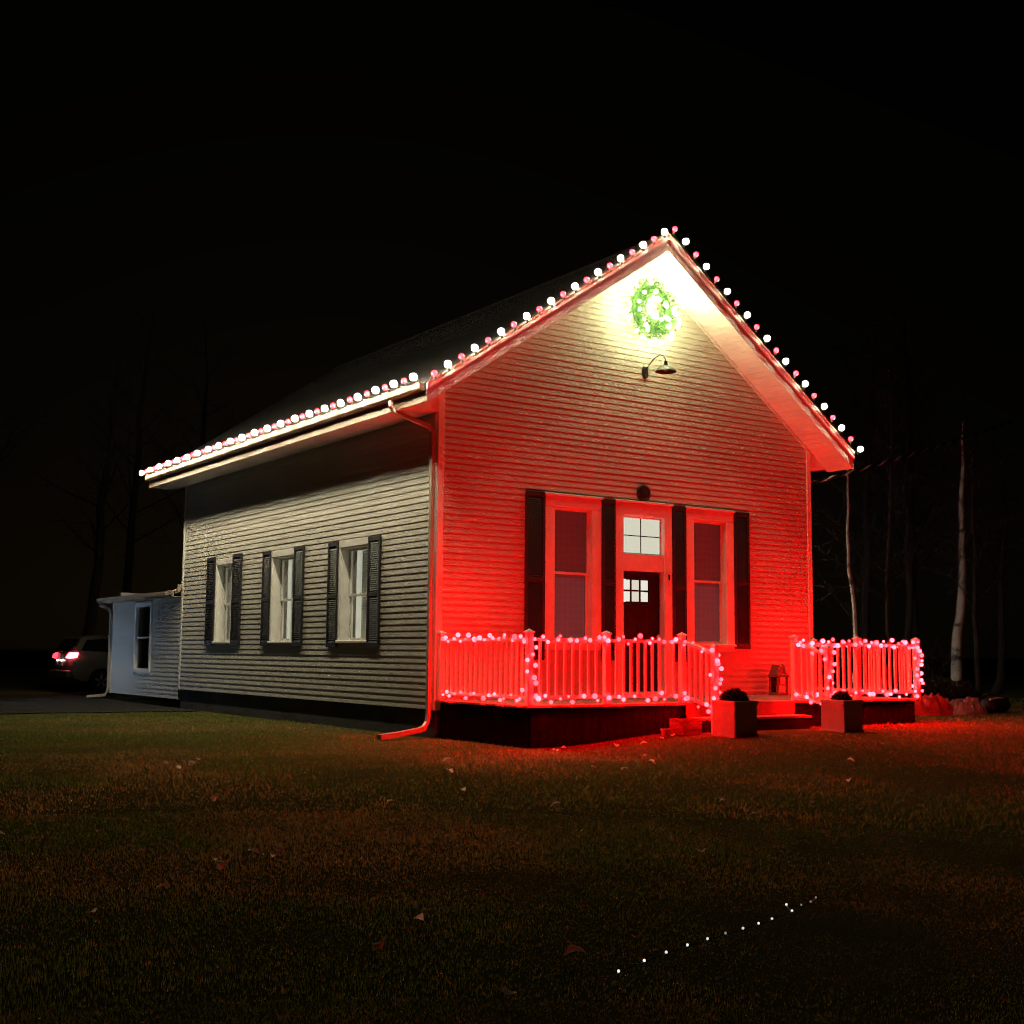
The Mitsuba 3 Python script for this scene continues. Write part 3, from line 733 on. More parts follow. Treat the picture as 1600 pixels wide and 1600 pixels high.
def big_string(label, pts, axes, first_white, weight, gain):
    s = thing('light_string', label, 'light string', 'large bulb strings along the roof edges')
    wire = []
    for i, (p, a) in enumerate(zip(pts, axes)):
        a = np.asarray(a, float) + nrg.normal(0, 0.10, 3)
        a /= np.linalg.norm(a)
        white = (i % 2 == 0) == first_white
        k = rng.uniform(0.85, 1.12)
        b0 = p + a * 0.0
        if white:
            bulb(s, 'white_bulb', BIG, b0, a, [c * k * gain for c in WHITE_BULB], 'm_bulb', 1.0, weight)
        else:
            bulb(s, 'red_bulb', BIG, b0, a, [c * k for c in ROOF_RED], 'm_bulb_red', 0.82, weight * 0.5)
        put(s, 'socket', {**SOCK, 'to_world': align(b0, a)}, None)
        wire.append(p - a * 0.045)
        if i < len(pts) - 1:
            q = (p + pts[i + 1]) / 2
            wire.append(q - a * 0.05 - np.array([0, 0, 0.015]))
    put(s, 'wire', tube(wire, 0.004, 5), 'm_wire')
    return s


SP = 0.300
n = int((RY - FY) / SP)
ep = [np.array([-0.775, FY + 0.05 + (RY - FY - 0.1) * i / n, 5.385]) for i in range(n + 1)]
big_string('roof edge string of large warm white and red bulbs along the long side gutter', ep, [(-0.85, 0.0, 0.45)] * len(ep), True, 9.0, EAVE_GAIN)
Ll = math.hypot(APX - TLX, APZ - TLZ)
m = 20
lp = [np.array([APX + (TLX - APX) * (i - 0.35) / m, FY - 0.085, APZ + (TLZ - APZ) * (i - 0.35) / m + 0.035]) for i in range(m + 1) if i > 0]
big_string('string of alternating white and red bulbs up the left slope of the gable', lp, [(-SL * 0.5, -0.12, 1.0)] * len(lp), True, 6.0, RAKE_GAIN)
m = 19
rp = [np.array([APX + 0.06 + (TRX - APX) * i / m, FY - 0.085, APZ + 0.035 + (TRZ - APZ) * i / m]) for i in range(m + 1)]
big_string('string of alternating white and red bulbs down the right slope of the gable', rp, [(SR * 0.5, -0.12, 1.0)] * len(rp), False, 6.0, RAKE_GAIN)

# small red bulbs wound along the porch rails
RB = 0.031


def rail_string(label, runs, wraps, gain=1.0):
    s = thing('rail_light_string', label, 'light string', 'red bulb strings on the porch railings')
    wire = []
    for p0, p1, step in runs:
        p0, p1 = np.array(p0, float), np.array(p1, float)
        m = int(np.linalg.norm(p1 - p0) / step)
        seg = []
        for i in range(m):
            t = (i + rng.uniform(0.1, 0.9)) / m
            a = nrg.normal(0, 1, 3) + np.array([-0.3, -0.9, 0.0])
            a /= np.linalg.norm(a)
            ang = i * 2.1
            q = p0 + (p1 - p0) * t + np.array([-0.065 if abs(p0[0] - p1[0]) < 0.1 else 0.0, -0.075 if abs(p0[1] - p1[1]) < 0.1 else 0.0, 0.0]) + np.array([0.0, -0.012, 1.0]) * (0.042 * math.sin(ang) + rng.uniform(-0.015, 0.015))
            k = rng.uniform(0.4, 1.4)
            bulb(s, 'bulb', RB, q, a, [c * k * gain for c in RAIL_RED], 'm_bulb_red', rng.uniform(0.6, 1.25), 2.2)
            seg += [q - a * 0.012]
        if len(seg) > 1:
            wire.append(tube(seg, 0.003, 4))
    for x, y, z0, z1, m in wraps:
        seg = []
        for i in range(m):
            t = (i + 0.5) / m
            ang = i * 2.4 + 0.5
            d = np.array([math.cos(ang), math.sin(ang), 0.0])
            if d[1] > 0.3: d[1] *= -1
            q = np.array([x, y, z0 + (z1 - z0) * t]) + d * 0.072
            a = d + nrg.normal(0, 0.4, 3); a /= np.linalg.norm(a)
            k = gain * rng.uniform(0.5, 1.4)
            bulb(s, 'bulb', RB, q, a, [c * k for c in RAIL_RED], 'm_bulb_red', rng.uniform(0.8, 1.15), 2.2)
            seg.append(q - a * 0.01)
        wire.append(tube(seg, 0.003, 4))
    put(s, 'wire', cat(wire), 'm_wire')


ZT, ZL = PF + 0.925, PF + 0.10
rail_string('string of small red bulbs on the porch railing left of the steps',
    [((RX0, -0.15, ZT), (RX0, RYF, ZT), 0.105), ((RX0, RYF, ZT), (SX0, RYF, ZT), 0.115), ((SX0, RYF, ZT), (SX0, NY, ZT - 0.16), 0.15),
     ((RX0, -0.15, ZL), (RX0, RYF, ZL), 0.14), ((RX0, RYF, ZL), (SX0, RYF, ZL), 0.135), ((SX0, RYF, ZL), (SX0, NY, ZL - 0.16), 0.15)],
    [(RX0, RYF, ZL, ZT, 10), (SX0, NY, ZL - 0.3, ZT - 0.12, 15)])
rail_string('string of small red bulbs on the porch railing right of the steps',
    [((SX1, RYF, ZT), (RX1, RYF, ZT), 0.115), ((SX1, RYF, ZT), (SX1, NY, ZT - 0.16), 0.15), ((RX1, RYF, ZT), (RX1, -0.2, ZT), 0.15),
     ((SX1, RYF, ZL), (RX1, RYF, ZL), 0.14), ((SX1, RYF, ZL), (SX1, NY, ZL - 0.16), 0.15)],
    [(RX1, RYF, ZL, ZT, 13), (SX1, NY, ZL - 0.3, ZT - 0.12, 11)], 1.3)

# ---------------------------------------------------------------- the wreath
wr = thing('wreath', 'round green wreath glowing with small white lights high on the gable', 'wreath')
WC = np.array([4.15, -0.29, 7.34])
R0, r0 = 0.37, 0.185
bv, bd = [], []
for i in range(3600):
    u, v = rng.uniform(0, 2 * math.pi), rng.uniform(0, 2 * math.pi)
    rr = r0 * math.sqrt(rng.random())
    c, s_ = math.cos(u), math.sin(u)
    rad = R0 + rr * math.cos(v)
    p = WC + np.array([c * rad, rr * math.sin(v) * 0.75, s_ * rad])
    out = np.array([c * math.cos(v), math.sin(v), s_ * math.cos(v)])
    tang = np.array([-s_, 0, c])
    d = out * 0.7 + tang * rng.uniform(-1, 1) * 0.8 + nrg.normal(0, 0.35, 3)
    d /= np.linalg.norm(d)
    bv.append(p); bd.append(d * rng.uniform(0.05, 0.10))
bv, bd = np.array(bv), np.array(bd)
sd = np.cross(bd, nrg.normal(0, 1, bd.shape)); sd /= np.linalg.norm(sd, axis=1, keepdims=True)
put(wr, 'sprigs', blades(bv, bd, np.full(len(bv), 0.007), sd), 'm_wreath', stuff=True)
ring = [WC + np.array([math.cos(t) * R0, 0.02, math.sin(t) * R0]) for t in np.linspace(0, 2 * math.pi, 40)]
put(wr, 'ring', tube(ring, 0.07, 8), 'm_wreath')
lf = []
for i in range(46):                      # broad leaves on the lower half
    u = rng.gauss(-1.5, 0.75) if i % 3 else rng.gauss(2.3, 0.4)
    c, s_ = math.cos(u), math.sin(u)
    p = WC + np.array([c * (R0 + rng.uniform(-0.1, 0.08)), -0.06 - 0.06 * rng.random(), s_ * (R0 + rng.uniform(-0.1, 0.08))])
    d = np.array([rng.gauss(0, 1), rng.gauss(-0.25, 0.25), rng.gauss(0, 1)]); d /= np.linalg.norm(d)
    s2 = np.cross(d, [0.1, -1, 0.2]); s2 /= np.linalg.norm(s2)
    l, w_ = rng.uniform(0.08, 0.13), 0.022
    lf.append((np.array([p, p + d * l * .5 + s2 * w_, p + d * l + np.array([0, -.01, -.01]), p + d * l * .5 - s2 * w_]), [[0, 1, 2], [0, 2, 3]]))
put(wr, 'leaves', cat([trimesh.Trimesh(v, f, process=False) for v, f in lf]), 'm_wreath', stuff=True)
WB = 0.030
for i in range(76):
    u = i * 2 * math.pi / 76 + rng.uniform(-0.06, 0.06)
    v = rng.uniform(-math.pi, math.pi)
    if i % 4 == 0:          # every fourth bulb sits on the rim, close to the wall
        v = rng.uniform(-0.5, 0.5)
    out = np.array([math.cos(u) * math.cos(v), -0.05 if i % 4 == 0 else -abs(math.sin(v)) * 0.8 - 0.25, math.sin(u) * math.cos(v)])
    p = WC + np.array([math.cos(u) * R0, 0.0, math.sin(u) * R0]) + out * rng.uniform(0.16, 0.22)
    bulb(wr, 'bulb', WB, p, out / np.linalg.norm(out), WREATH_BULB, 'm_bulb', rng.uniform(0.8, 1.2), 2.5)

# ---------------------------------------------------------------- things on and by the porch
def planter(label, x, y, w, d, h, plant_r, dark):
    gz = float(ground_z(x + w / 2, y + d / 2)) - 0.02
    k = thing('planter', label, 'planter', 'box planters by the porch steps')
    put(k, 'box', cat([cham(x, x + w, y, y + 0.03, gz, gz + h), cham(x, x + w, y + d - 0.03, y + d, gz, gz + h), box(x + .001, x + 0.03, y + 0.0305, y + d - 0.0305, gz + .001, gz + h - .001), box(x + w - 0.03, x + w - .001, y + 0.0305, y + d - 0.0305, gz + .001, gz + h - .001),
         cham(x - 0.012, x + w + 0.012, y - 0.012, y + 0.0, gz + h - 0.06, gz + h - 0.0), cham(x - 0.012, x - 0.0005, y, y + d, gz + h - 0.06, gz + h - 0.0), cham(x - 0.012, x + w + 0.012, y - 0.012, y - 0.0005, gz, gz + 0.05), cham(x - 0.012, x - 0.0005, y, y + d, gz, gz + 0.05)]), 'm_planter')
    put(k, 'soil', box(x + 0.031, x + w - 0.031, y + 0.031, y + d - 0.031, gz + h - 0.12, gz + h - 0.04), 'm_soil')
    c = np.array([x + w / 2, y + d / 2, gz + h - 0.02])
    v = nrg.normal(0, 1, (1500, 3)); v /= np.linalg.norm(v, axis=1, keepdims=True)
    v[:, 2] = np.abs(v[:, 2])
    p = c + v * plant_r * (0.55 + 0.42 * np.sqrt(nrg.random((1500, 1)))) * np.array([1, 1, 0.92])
    dd = v * 0.5 + nrg.normal(0, 0.7, v.shape); dd /= np.linalg.norm(dd, axis=1, keepdims=True)
    s2 = np.cross(dd, nrg.normal(0, 1, v.shape)); s2 /= np.linalg.norm(s2, axis=1, keepdims=True)
    put(k, 'foliage', blades(p, dd * 0.05, np.full(1500, 0.014), s2), 'm_mum', stuff=True)


planter('pale square planter with dome shaped dark plant left of the porch steps', 2.70, -3.72, 0.44, 0.46, 0.52, 0.20, 0)
planter('pale square planter with small dark plant right of the porch steps', 5.03, -3.66, 0.42, 0.46, 0.50, 0.15, 0)

# low crate with a curl of leaf beside the left newel
cz = float(ground_z(2.5, -2.95))
cr = thing('crate', 'small dark slatted crate on the grass beside the left planter', 'crate')
for i in range(3):
    put(cr, 'slat', box(2.36, 2.72, -3.02, -3.008, cz + 0.01 + 0.075 * i, cz + 0.07 + 0.075 * i), 'm_wood')
    put(cr, 'slat', box(2.36, 2.372, -3.0075, -2.72, cz + 0.01 + 0.075 * i, cz + 0.07 + 0.075 * i), 'm_wood')
put(cr, 'frame', cat([box(2.3725, 2.40, -3.0075, -2.98, cz, cz + 0.24), box(2.69, 2.72, -3.0075, -2.98, cz, cz + 0.24), box(2.3725, 2.72, -2.72, -2.708, cz, cz + 0.23), box(2.708, 2.72, -2.98, -2.72, cz, cz + 0.23), box(2.3725, 2.708, -2.98, -2.72, cz, cz + 0.02)]), 'm_wood')
pt = thing('flower_pot', 'little pale pot on the grass just left of the crate', 'pot')
put(pt, 'pot', moved(lathe([(0, 0), (0.05, 0), (0.065, 0.10), (0.072, 0.10), (0.072, 0.125), (0.06, 0.125), (0.055, 0.09), (0, 0.08)], 16), 2.16, -2.86, float(ground_z(2.16, -2.86)) - 0.005), 'm_planter', smooth=35)

# lantern beside the wall, right of the door
lx, ly = 7.05, -0.36
ln = thing('lantern', 'dark wooden lantern with ring handle standing on the porch by the wall', 'lantern')
put(ln, 'base', cat([cham(lx - 0.14, lx + 0.14, ly - 0.12, ly + 0.12, PF + .001, PF + 0.05)]), 'm_wood')
put(ln, 'top_plate', cat([cham(lx - 0.15, lx + 0.15, ly - 0.13, ly + 0.13, PF + 0.33, PF + 0.37)]), 'm_wood')
put(ln, 'frame', cat([cham(lx + a * 0.115 - 0.018, lx + a * 0.115 + 0.018, ly + b * 0.095 - 0.018, ly + b * 0.095 + 0.018, PF + 0.0505, PF + 0.3295) for a in (-1, 1) for b in (-1, 1)] + [box(lx - 0.096, lx + 0.096, ly - 0.11, ly - 0.095, PF + 0.18, PF + 0.20)]), 'm_wood')
put(ln, 'back_panel', box(lx - 0.096, lx + 0.096, ly + 0.08, ly + 0.09, PF + 0.051, PF + 0.329), 'm_door')
put(ln, 'candle', moved(lathe([(0, 0), (0.04, 0), (0.04, 0.12), (0.006, 0.125), (0.004, 0.14), (0, 0.14)], 14), lx, ly, PF + 0.051), 'm_white_cloth', smooth=35)
put(ln, 'cap', trimesh.convex.convex_hull(np.array([(lx + a * 0.13, ly + b * 0.11, PF + 0.3705) for a in (-1, 1) for b in (-1, 1)] + [(lx + a * 0.085, ly + b * 0.07, PF + 0.55) for a in (-1, 1) for b in (-1, 1)])), 'm_wood')
put(ln, 'handle', tube([(lx + 0.075 * math.sin(t), ly - 0.10, PF + 0.47 - 0.09 * math.cos(t)) for t in np.linspace(0, 2 * math.pi, 20)], 0.010, 6), 'm_chrome', smooth=True)

# crumpled red cloth heap and the dark roll at the right
def heap(cx, cy, rx, ry, h, seed, turn=0.0, n=90, m=34):
    """crumpled cloth: a low mound with sharp folds"""
    u = np.linspace(0, 2 * math.pi, n, endpoint=False)
    r = np.linspace(0, 1, m)
    U, Rr = np.meshgrid(u, r)
    qx, qy = np.cos(U) * Rr, np.sin(U) * Rr

    def nz(f, o):
        return meshkit.fbm(np.stack([qx * f + seed, qy * f - seed, 0 * qx + o], -1), 3)
    ridge = 1 - np.abs(2 * nz(1.9, 1.0) - 1) * 2.6
    ridge2 = 1 - np.abs(2 * nz(3.6, 5.0) - 1) * 2.6
    hh = h * (1 - Rr ** 3) * (0.42 + 0.55 * nz(1.2, 7.0)) + h * (0.42 * np.clip(ridge, -0.3, 1) + 0.22 * np.clip(ridge2, -0.3, 1)) * (1 - Rr ** 5)
    k = 1 + 0.55 * (meshkit.fbm(np.stack([np.cos(U) * 1.5 + seed, np.sin(U) * 1.5, 0 * U + 9], -1), 3) - 0.5)
    X, Y = qx * rx * k, qy * ry * k
    c, s_ = math.cos(turn), math.sin(turn)
    X, Y = cx + X * c - Y * s_, cy + X * s_ + Y * c
    Z = ground_z(X, Y) + np.maximum(hh, 0.012)
    Z[-1] = ground_z(X[-1], Y[-1]) - 0.03
    v = np.stack([X, Y, Z], -1).reshape(-1, 3)
    ii_ = np.arange(n * m).reshape(m, n)
    nx_ = np.roll(ii_, -1, 1)
    return v, np.stack([ii_[:-1], ii_[1:], nx_[1:], nx_[:-1]], -1).reshape(-1, 4)


hp = thing('cloth_heap', 'crumpled heap of red cloth lying on the grass right of the porch', 'cloth')
put(hp, 'red_cloth', heap(11.05, -0.45, 0.72, 0.42, 0.36, 3.1, -0.3), 'm_red_cloth', smooth=True)
put(hp, 'lining', heap(11.75, -0.85, 0.52, 0.28, 0.27, 8.4, -0.3), 'm_lining', smooth=True, label='dull pinkish lining folded out at the right')
rl = thing('fabric_roll', 'black fabric roll with a pale stripe lying at the far right', 'fabric roll')
d_ = np.array([0.83, 0.20, 0.0]); d_ /= np.linalg.norm(d_)
c0 = np.array([12.30, -0.95, 0.0])
gzr = float(ground_z(12.6, -0.9))
rp_ = [c0 + d_ * t * 1.05 + np.array([0, 0, gzr + 0.15 + 0.03 * math.sin(3 * t)]) for t in np.linspace(0, 1, 12)]
put(rl, 'roll', tube(rp_, [0.09, 0.16, 0.17, 0.155, 0.165, 0.17, 0.16, 0.17, 0.18, 0.17, 0.14, 0.07], 14), 'm_black_cloth', smooth=True)
put(rl, 'stripe', tube([p + np.array([-0.05, -0.10, 0.125]) for p in rp_[1:9]], 0.022, 8), 'm_white_cloth', smooth=True)

# ---------------------------------------------------------------- service cable to the right
def helix(p0, p1, r, turns, phase, n, sag):
    t = np.linspace(0, 1, n)
    p = p0 + (p1 - p0) * t[:, None]
    p[:, 2] -= sag * 4 * t * (1 - t)
    d = (p1 - p0) / np.linalg.norm(p1 - p0)
    u = np.cross(d, [0, 0, 1]); u /= np.linalg.norm(u)
    w = np.cross(u, d)
    a = 2 * math.pi * turns * t + phase
    return p + r * (np.cos(a)[:, None] * u + np.sin(a)[:, None] * w)


p0, p1 = np.array([W + 0.06, 0.12, 4.62]), np.array([27.0, 8.1, 9.15])
cb = thing('overhead_cable', 'twisted overhead service cable rising to the right from the house corner', 'cable')
for ph in (0.0, 2.09, 4.19):
    put(cb, 'strand', tube(helix(p0, p1, 0.022, 16, ph, 260, 0.06), 0.019, 6), 'm_cable' if ph == 0 else 'm_black_metal', smooth=True, label='bare aluminium strand' if ph == 0 else None)
put(cb, 'wall_hook', cat([box(W + 0.029, W + 0.05, 0.09, 0.15, 4.52, 4.70), tube([(W + 0.05, 0.12, 4.62), p0 + (p1 - p0) * 0.004], 0.014, 6)]), 'm_black_metal')

# ---------------------------------------------------------------- ground light string
gs = thing('ground_light_string', 'sagging string of tiny white lights lying across the foreground grass', 'light string')
GPX = [(962, 1534), (994, 1521), (1023, 1511), (1052, 1500), (1079, 1491), (1106, 1482), (1130, 1474), (1154, 1466), (1177, 1458), (1220, 1444), (1228, 1429), (1240, 1437), (1261, 1431), (1279, 1425)]
gp0, gp1 = np.array([-6.36, -12.33]), np.array([-4.30, -11.66])
GS = 0.0068
ts = [0.0, 0.11, 0.205, 0.295, 0.38, 0.46, 0.535, 0.61, 0.68, 0.80, 0.86, 0.885, 0.94, 1.0]
offs = [0, 0, 0, 0, 0, 0.004, 0, 0, 0, 0.0, 0.09, 0.02, 0.01, 0.03]
wl = []
for i, (t, o) in enumerate(zip(ts, offs)):
    q = gp0 + (gp1 - gp0) * t + np.array([-0.3, 0.95]) * (o + 0.02 * math.sin(7 * t))
    zg = float(ground_z(*q)) + 0.040
    k = rng.uniform(0.6, 1.1) if i not in (11, 12, 13, 5) else 0.2
    bulb(gs, 'bulb', GS, np.array([q[0], q[1], zg]), (-0.3, -0.6, 0.5), [c * k for c in GROUND_BULB], 'm_bulb', 1.0 if i < 11 else 0.8, 0.4)
    wl.append((q[0], q[1], zg - 0.004))
put(gs, 'wire', tube(wl, 0.0022, 5), 'm_wire')

# ---------------------------------------------------------------- fallen leaves
def leaf_mesh(s, r):
    pts = []
    n = 9
    for i in range(n):
        t = i / (n - 1)
        w = s * 0.36 * math.sin(math.pi * t) ** 0.8 * (1 + 0.25 * math.sin(9 * t + r))
        pts.append((t * s - s / 2, w, 0.18 * s * math.sin(math.pi * t) + 0.25 * w))
    low = [(x, -y, zz + 0.2 * y) for x, y, zz in pts]
    mid = [(x, 0, zz - 0.3 * abs(y)) for x, y, zz in pts]
    v = np.array(pts + mid + low)
    f = []
    for k in range(2):
        for i in range(n - 1):
            a = k * n + i
            f += [(a, a + 1, a + n + 1), (a, a + n + 1, a + n)]
    return mikit.ply(trimesh.Trimesh(v, np.array(f), process=False), None, smooth=True)


LV = [leaf_mesh(s, r) for s, r in ((0.085, 0.2), (0.105, 1.4), (0.07, 2.2))]
spots = [(-7.5, -9.6, 1), (-6.95, -9.1, 0), (-6.9, -8.9, 0), (-6.6, -8.75, 1), (-6.4, -8.7, 1), (-6.55, -8.95, 0), (-8.05, -10.1, 0), (-7.05, -11.4, 1), (-6.62, -11.0, 0), (-7.0, -12.4, 1), (-6.35, -12.0, 0),
         (-5.9, -11.9, 2), (-5.2, -2.9, 1), (-5.0, -3.2, 1), (-4.7, -2.6, 1), (-5.3, -3.6, 0), (-2.2, -4.0, 1), (-1.2, -5.5, 1), (-1.0, -5.8, 1), (-0.2, -3.4, 1), (0.3, -4.6, 1), (-0.1, -5.2, 0), (1.3, -3.4, 0), (1.8, -3.2, 0), (2.1, -3.1, 0), (0.9, -3.3, 0),
         (0.2, -3.05, 0), (-3.6, -6.6, 1), (-3.4, -7.8, 0), (-1.8, -8.2, 0), (0.6, -7.6, 0), (2.0, -6.4, 0), (-4.6, -7.0, 1), (-5.9, -6.2, 0), (-2.9, -5.2, 0), (3.8, -5.4, 0), (-7.9, -7.3, 0), (-3.9, -10.2, 0), (6.8, -3.3, 0), (9.2, -2.6, 0)]
for i, (x, y, bright) in enumerate(spots):
    k = numbered('fallen_leaf')
    g = float(ground_z(x, y))
    rot = T().translate([x, y, g + 0.045]).rotate([0, 0, 1], rng.uniform(0, 360)).rotate([1, 0, 0], rng.uniform(-28, 28)).rotate([0, 1, 0], rng.uniform(-25, 25))
    scene[k] = {**LV[i % 3], 'bsdf': {'type': 'ref', 'id': 'm_leaf_red' if bright == 2 else 'm_leaf'}, 'to_world': rot}
    if bright == 2:
        labels[k] = {'label': 'reddish fallen leaf in the foreground grass left of the ground lights', 'category': 'leaf'}
    else:
        labels[k] = {'label': 'small pale dry leaf fallen on the dark lawn', 'category': 'leaf', 'group': 'dry leaves on the lawn'}

# ---------------------------------------------------------------- grass
def grass(n, xy, hmin, hmax, width, seed):
    r = np.random.default_rng(seed)
    p = xy
    z = ground_z(p[:, 0], p[:, 1])
    h = r.uniform(hmin, hmax, len(p)) * (0.35 + 1.3 * meshkit.fbm(np.c_[p * 1.1, np.zeros(len(p))], 3) ** 1.3)
    a = r.uniform(0, 2 * math.pi, len(p))
    d = np.c_[np.cos(a) * h * r.uniform(0.1, 0.8, len(p)), np.sin(a) * h * r.uniform(0.1, 0.8, len(p)), h]
    b = a + r.uniform(0.6, 2.4, len(p))
    s = np.c_[np.cos(b), np.sin(b), np.zeros(len(p))]
    return blades(np.c_[p, z - 0.006], d, width * r.uniform(0.7, 1.3, len(p)), s)


def scatter(n, seed, d0, d1):
    """points of the lawn seen from the path in front, between two distances"""
    r = np.random.default_rng(seed)
    ang = np.radians(r.uniform(8, 106, n * 2))
    dist = np.sqrt(r.uniform(d0 ** 2, d1 ** 2, n * 2))
    p = CAM[:2] + np.c_[np.cos(ang), np.sin(ang)] * dist[:, None]
    ok = ~((p[:, 0] > -0.05) & (p[:, 1] > -2.55) & (p[:, 0] < W + 0.02) & (p[:, 1] < 17))
    ok &= ~((p[:, 0] > -0.02) & (p[:, 0] < AW) & (p[:, 1] > 11) & (p[:, 1] < 16.6))
    ok &= ~((p[:, 0] < 0.05) & (p[:, 1] > 9.95) & (p[:, 1] < 21))
    ok &= ~((p[:, 0] > 2.65) & (p[:, 0] < 5.5) & (p[:, 1] > -3.75) & (p[:, 1] < -2.4))
    return p[ok][:n]


gm = []
for n, d0, d1, h0, h1, wd, sd_ in ((150000, 1.8, 5.5, 0.012, 0.042, 0.0022, 1), (190000, 5.5, 11, 0.012, 0.045, 0.0034, 2), (170000, 11, 20, 0.015, 0.045, 0.0065, 3), (120000, 20, 38, 0.015, 0.05, 0.012, 4)):
    gm.append(grass(n, scatter(n, sd_, d0, d1), h0, h1, wd, sd_))
v = np.vstack([g[0] for g in gm]); o = np.cumsum([0] + [len(g[0]) for g in gm])
f = np.vstack([g[1] + k for g, k in zip(gm, o)])
scene['grass'] = mikit.ply((v, f), 'm_grass')
labels['grass'] = {'label': 'rough mown autumn grass of the front lawn', 'category': 'grass', 'kind': 'stuff'}

# ---------------------------------------------------------------- trees
def tree_meshes(h, r, seed, crown0=0.3, limbs=26, spread=0.3, lean=0.03):
    r_ = np.random.default_rng(seed)
    zz = np.linspace(0, 1, 14)
    wob = np.cumsum(r_.normal(0, 0.018, (14, 2)), 0) * h * 0.35
    path = np.c_[wob[:, 0] + lean * h * zz, wob[:, 1], zz * h - 0.15]
    path[0, :2] = 0
    rad = r * (1 - zz) ** 0.75 + 0.012
    rad[0] *= 1.35
    trunk = tube(path, rad, 9)
    tw = []
    for i in range(limbs):
        t = crown0 + (1 - crown0) * (i + r_.random()) / limbs
        k = min(int(t * 13), 12)
        p = path[k] + (path[k + 1] - path[k]) * (t * 13 - k)
        a = r_.uniform(0, 2 * math.pi)
        L = h * spread * (1.15 - t) * r_.uniform(0.6, 1.3)
        d = np.array([math.cos(a), math.sin(a), r_.uniform(0.35, 1.1)])
        d /= np.linalg.norm(d)
        s = np.linspace(0, 1, 6)
        q = p + d * L * s[:, None] + np.c_[np.zeros(6), np.zeros(6), 0.15 * L * s ** 2] + np.cumsum(r_.normal(0, 0.02, (6, 3)) * L, 0) * s[:, None]
        tw.append(tube(q, max(0.3 * r * (1.1 - t), 0.012) * (1 - 0.85 * s), 5))
        for j in range(7):
            m_ = r_.integers(1, 5)
            d2 = d + r_.normal(0, 0.6, 3); d2 /= np.linalg.norm(d2)
            e_ = q[m_] + d2 * L * r_.uniform(0.2, 0.45)
            md = (q[m_] + e_) / 2 + r_.normal(0, 0.03, 3) * L
            tw.append(tube([q[m_], md, e_], [0.010, 0.007, 0.003], 3))
            for jj in range(3):
                e2 = md + (d2 + r_.normal(0, 0.6, 3)) * L * 0.16
                tw.append(tube([md, e2], [0.005, 0.002], 3))
    return trunk, cat(tw)


def tree(name, label, x, y, h, r, seed, bark='m_bark', group=None, **kw):
    k = thing(name, label, 'tree', group)
    tr_, cr_ = tree_meshes(h, r, seed, **kw)
    g = float(ground_z(x, y))
    put(k, 'trunk', moved(tr_, x, y, g), bark, smooth=True)
    put(k, 'crown', moved(cr_, x, y, g), 'm_bark', smooth=False)


tree('birch_tree', 'pale birch with thick leaning trunk right of the porch', 22.6, 7.4, 8.5, 0.165, 11, 'm_bark_pale', lean=0.03, crown0=0.45)
tree('birch_sapling', 'thin pale sapling rising just behind the porch railing', 15.05, 4.8, 6.5, 0.055, 12, 'm_bark_pale', lean=0.02, limbs=10)
tree('birch_tree', 'dim leaning birch at the far right edge of the yard', 25.6, 8.2, 8.0, 0.13, 13, 'm_bark', crown0=0.45)
for i, (x, y, h, r) in enumerate([(17.0, 5.2, 9, 0.06), (23.0, 9.2, 12, 0.12), (23.4, 11.6, 14, 0.17), (27.0, 12.2, 13, 0.18), (30, 15, 15, 0.2), (21.6, 5.9, 8, 0.08)]):
    tree('bare_tree', 'bare dark tree in the woods right of the house', x, y, h, r, 40 + i, 'm_bark', 'bare trees right of the house')
for i, (x, y, h, r) in enumerate([(4.0, 34, 15, 0.22), (0.5, 38, 17, 0.24), (7.5, 40, 17, 0.22), (-1.0, 46, 18, 0.25), (12, 44, 18, 0.25)]):
    tree('bare_tree', 'bare dark tree far behind the annex and the parked car', x, y, h, r, 70 + i, 'm_bark', 'bare trees behind the annex')


def shrub(label, x, y, h, seed, n=26):
    r_ = np.random.default_rng(seed)
    tw = []
    for i in range(n):
        a = r_.uniform(0, 2 * math.pi)
        s = np.linspace(0, 1, 6)
        L = h * r_.uniform(0.6, 1.1)
        b = np.array([math.cos(a), math.sin(a)])
        q = np.c_[b[0] * 0.55 * L * s ** 1.4, b[1] * 0.55 * L * s ** 1.4, L * s - 0.25 * L * s ** 3] + np.cumsum(r_.normal(0, 0.02, (6, 3)), 0)
        tw.append(tube(q, 0.012 * (1 - 0.8 * s), 4))
        for j in range(4):
            m_ = r_.integers(2, 6)
            e_ = q[m_] + r_.normal(0, 0.22, 3) * h + [0, 0, 0.1]
            tw.append(tube([q[m_], e_], [0.006, 0.002], 3))
    k = thing('leafless_shrub', label, 'shrub')
    put(k, 'stems', moved(cat(tw), x, y, float(ground_z(x, y)) - 0.05), 'm_bark')


shrub('leafless arching shrub in front of the pale birch', 20.0, 6.3, 1.9, 5)
shrub('low leafless shrub directly behind the right end of the porch', 13.6, 2.9, 1.2, 6)
bu = thing('low_bush', 'low dark evergreen bush behind the red cloth heap', 'bush')
v = nrg.normal(0, 1, (5200, 3)); v /= np.linalg.norm(v, axis=1, keepdims=True); v[:, 2] = np.abs(v[:, 2])
p = np.array([14.6, 1.9, float(ground_z(14.6, 1.9)) - 0.05]) + v * np.array([1.3, 0.8, 0.62]) * (0.5 + 0.5 * nrg.random((5200, 1)) ** 0.5) * (0.75 + 0.5 * meshkit.noise(v * 2.2)[:, None])
dd = v * 0.6 + nrg.normal(0, 0.6, v.shape); dd /= np.linalg.norm(dd, axis=1, keepdims=True)
s2 = np.cross(dd, nrg.normal(0, 1, v.shape)); s2 /= np.linalg.norm(s2, axis=1, keepdims=True)
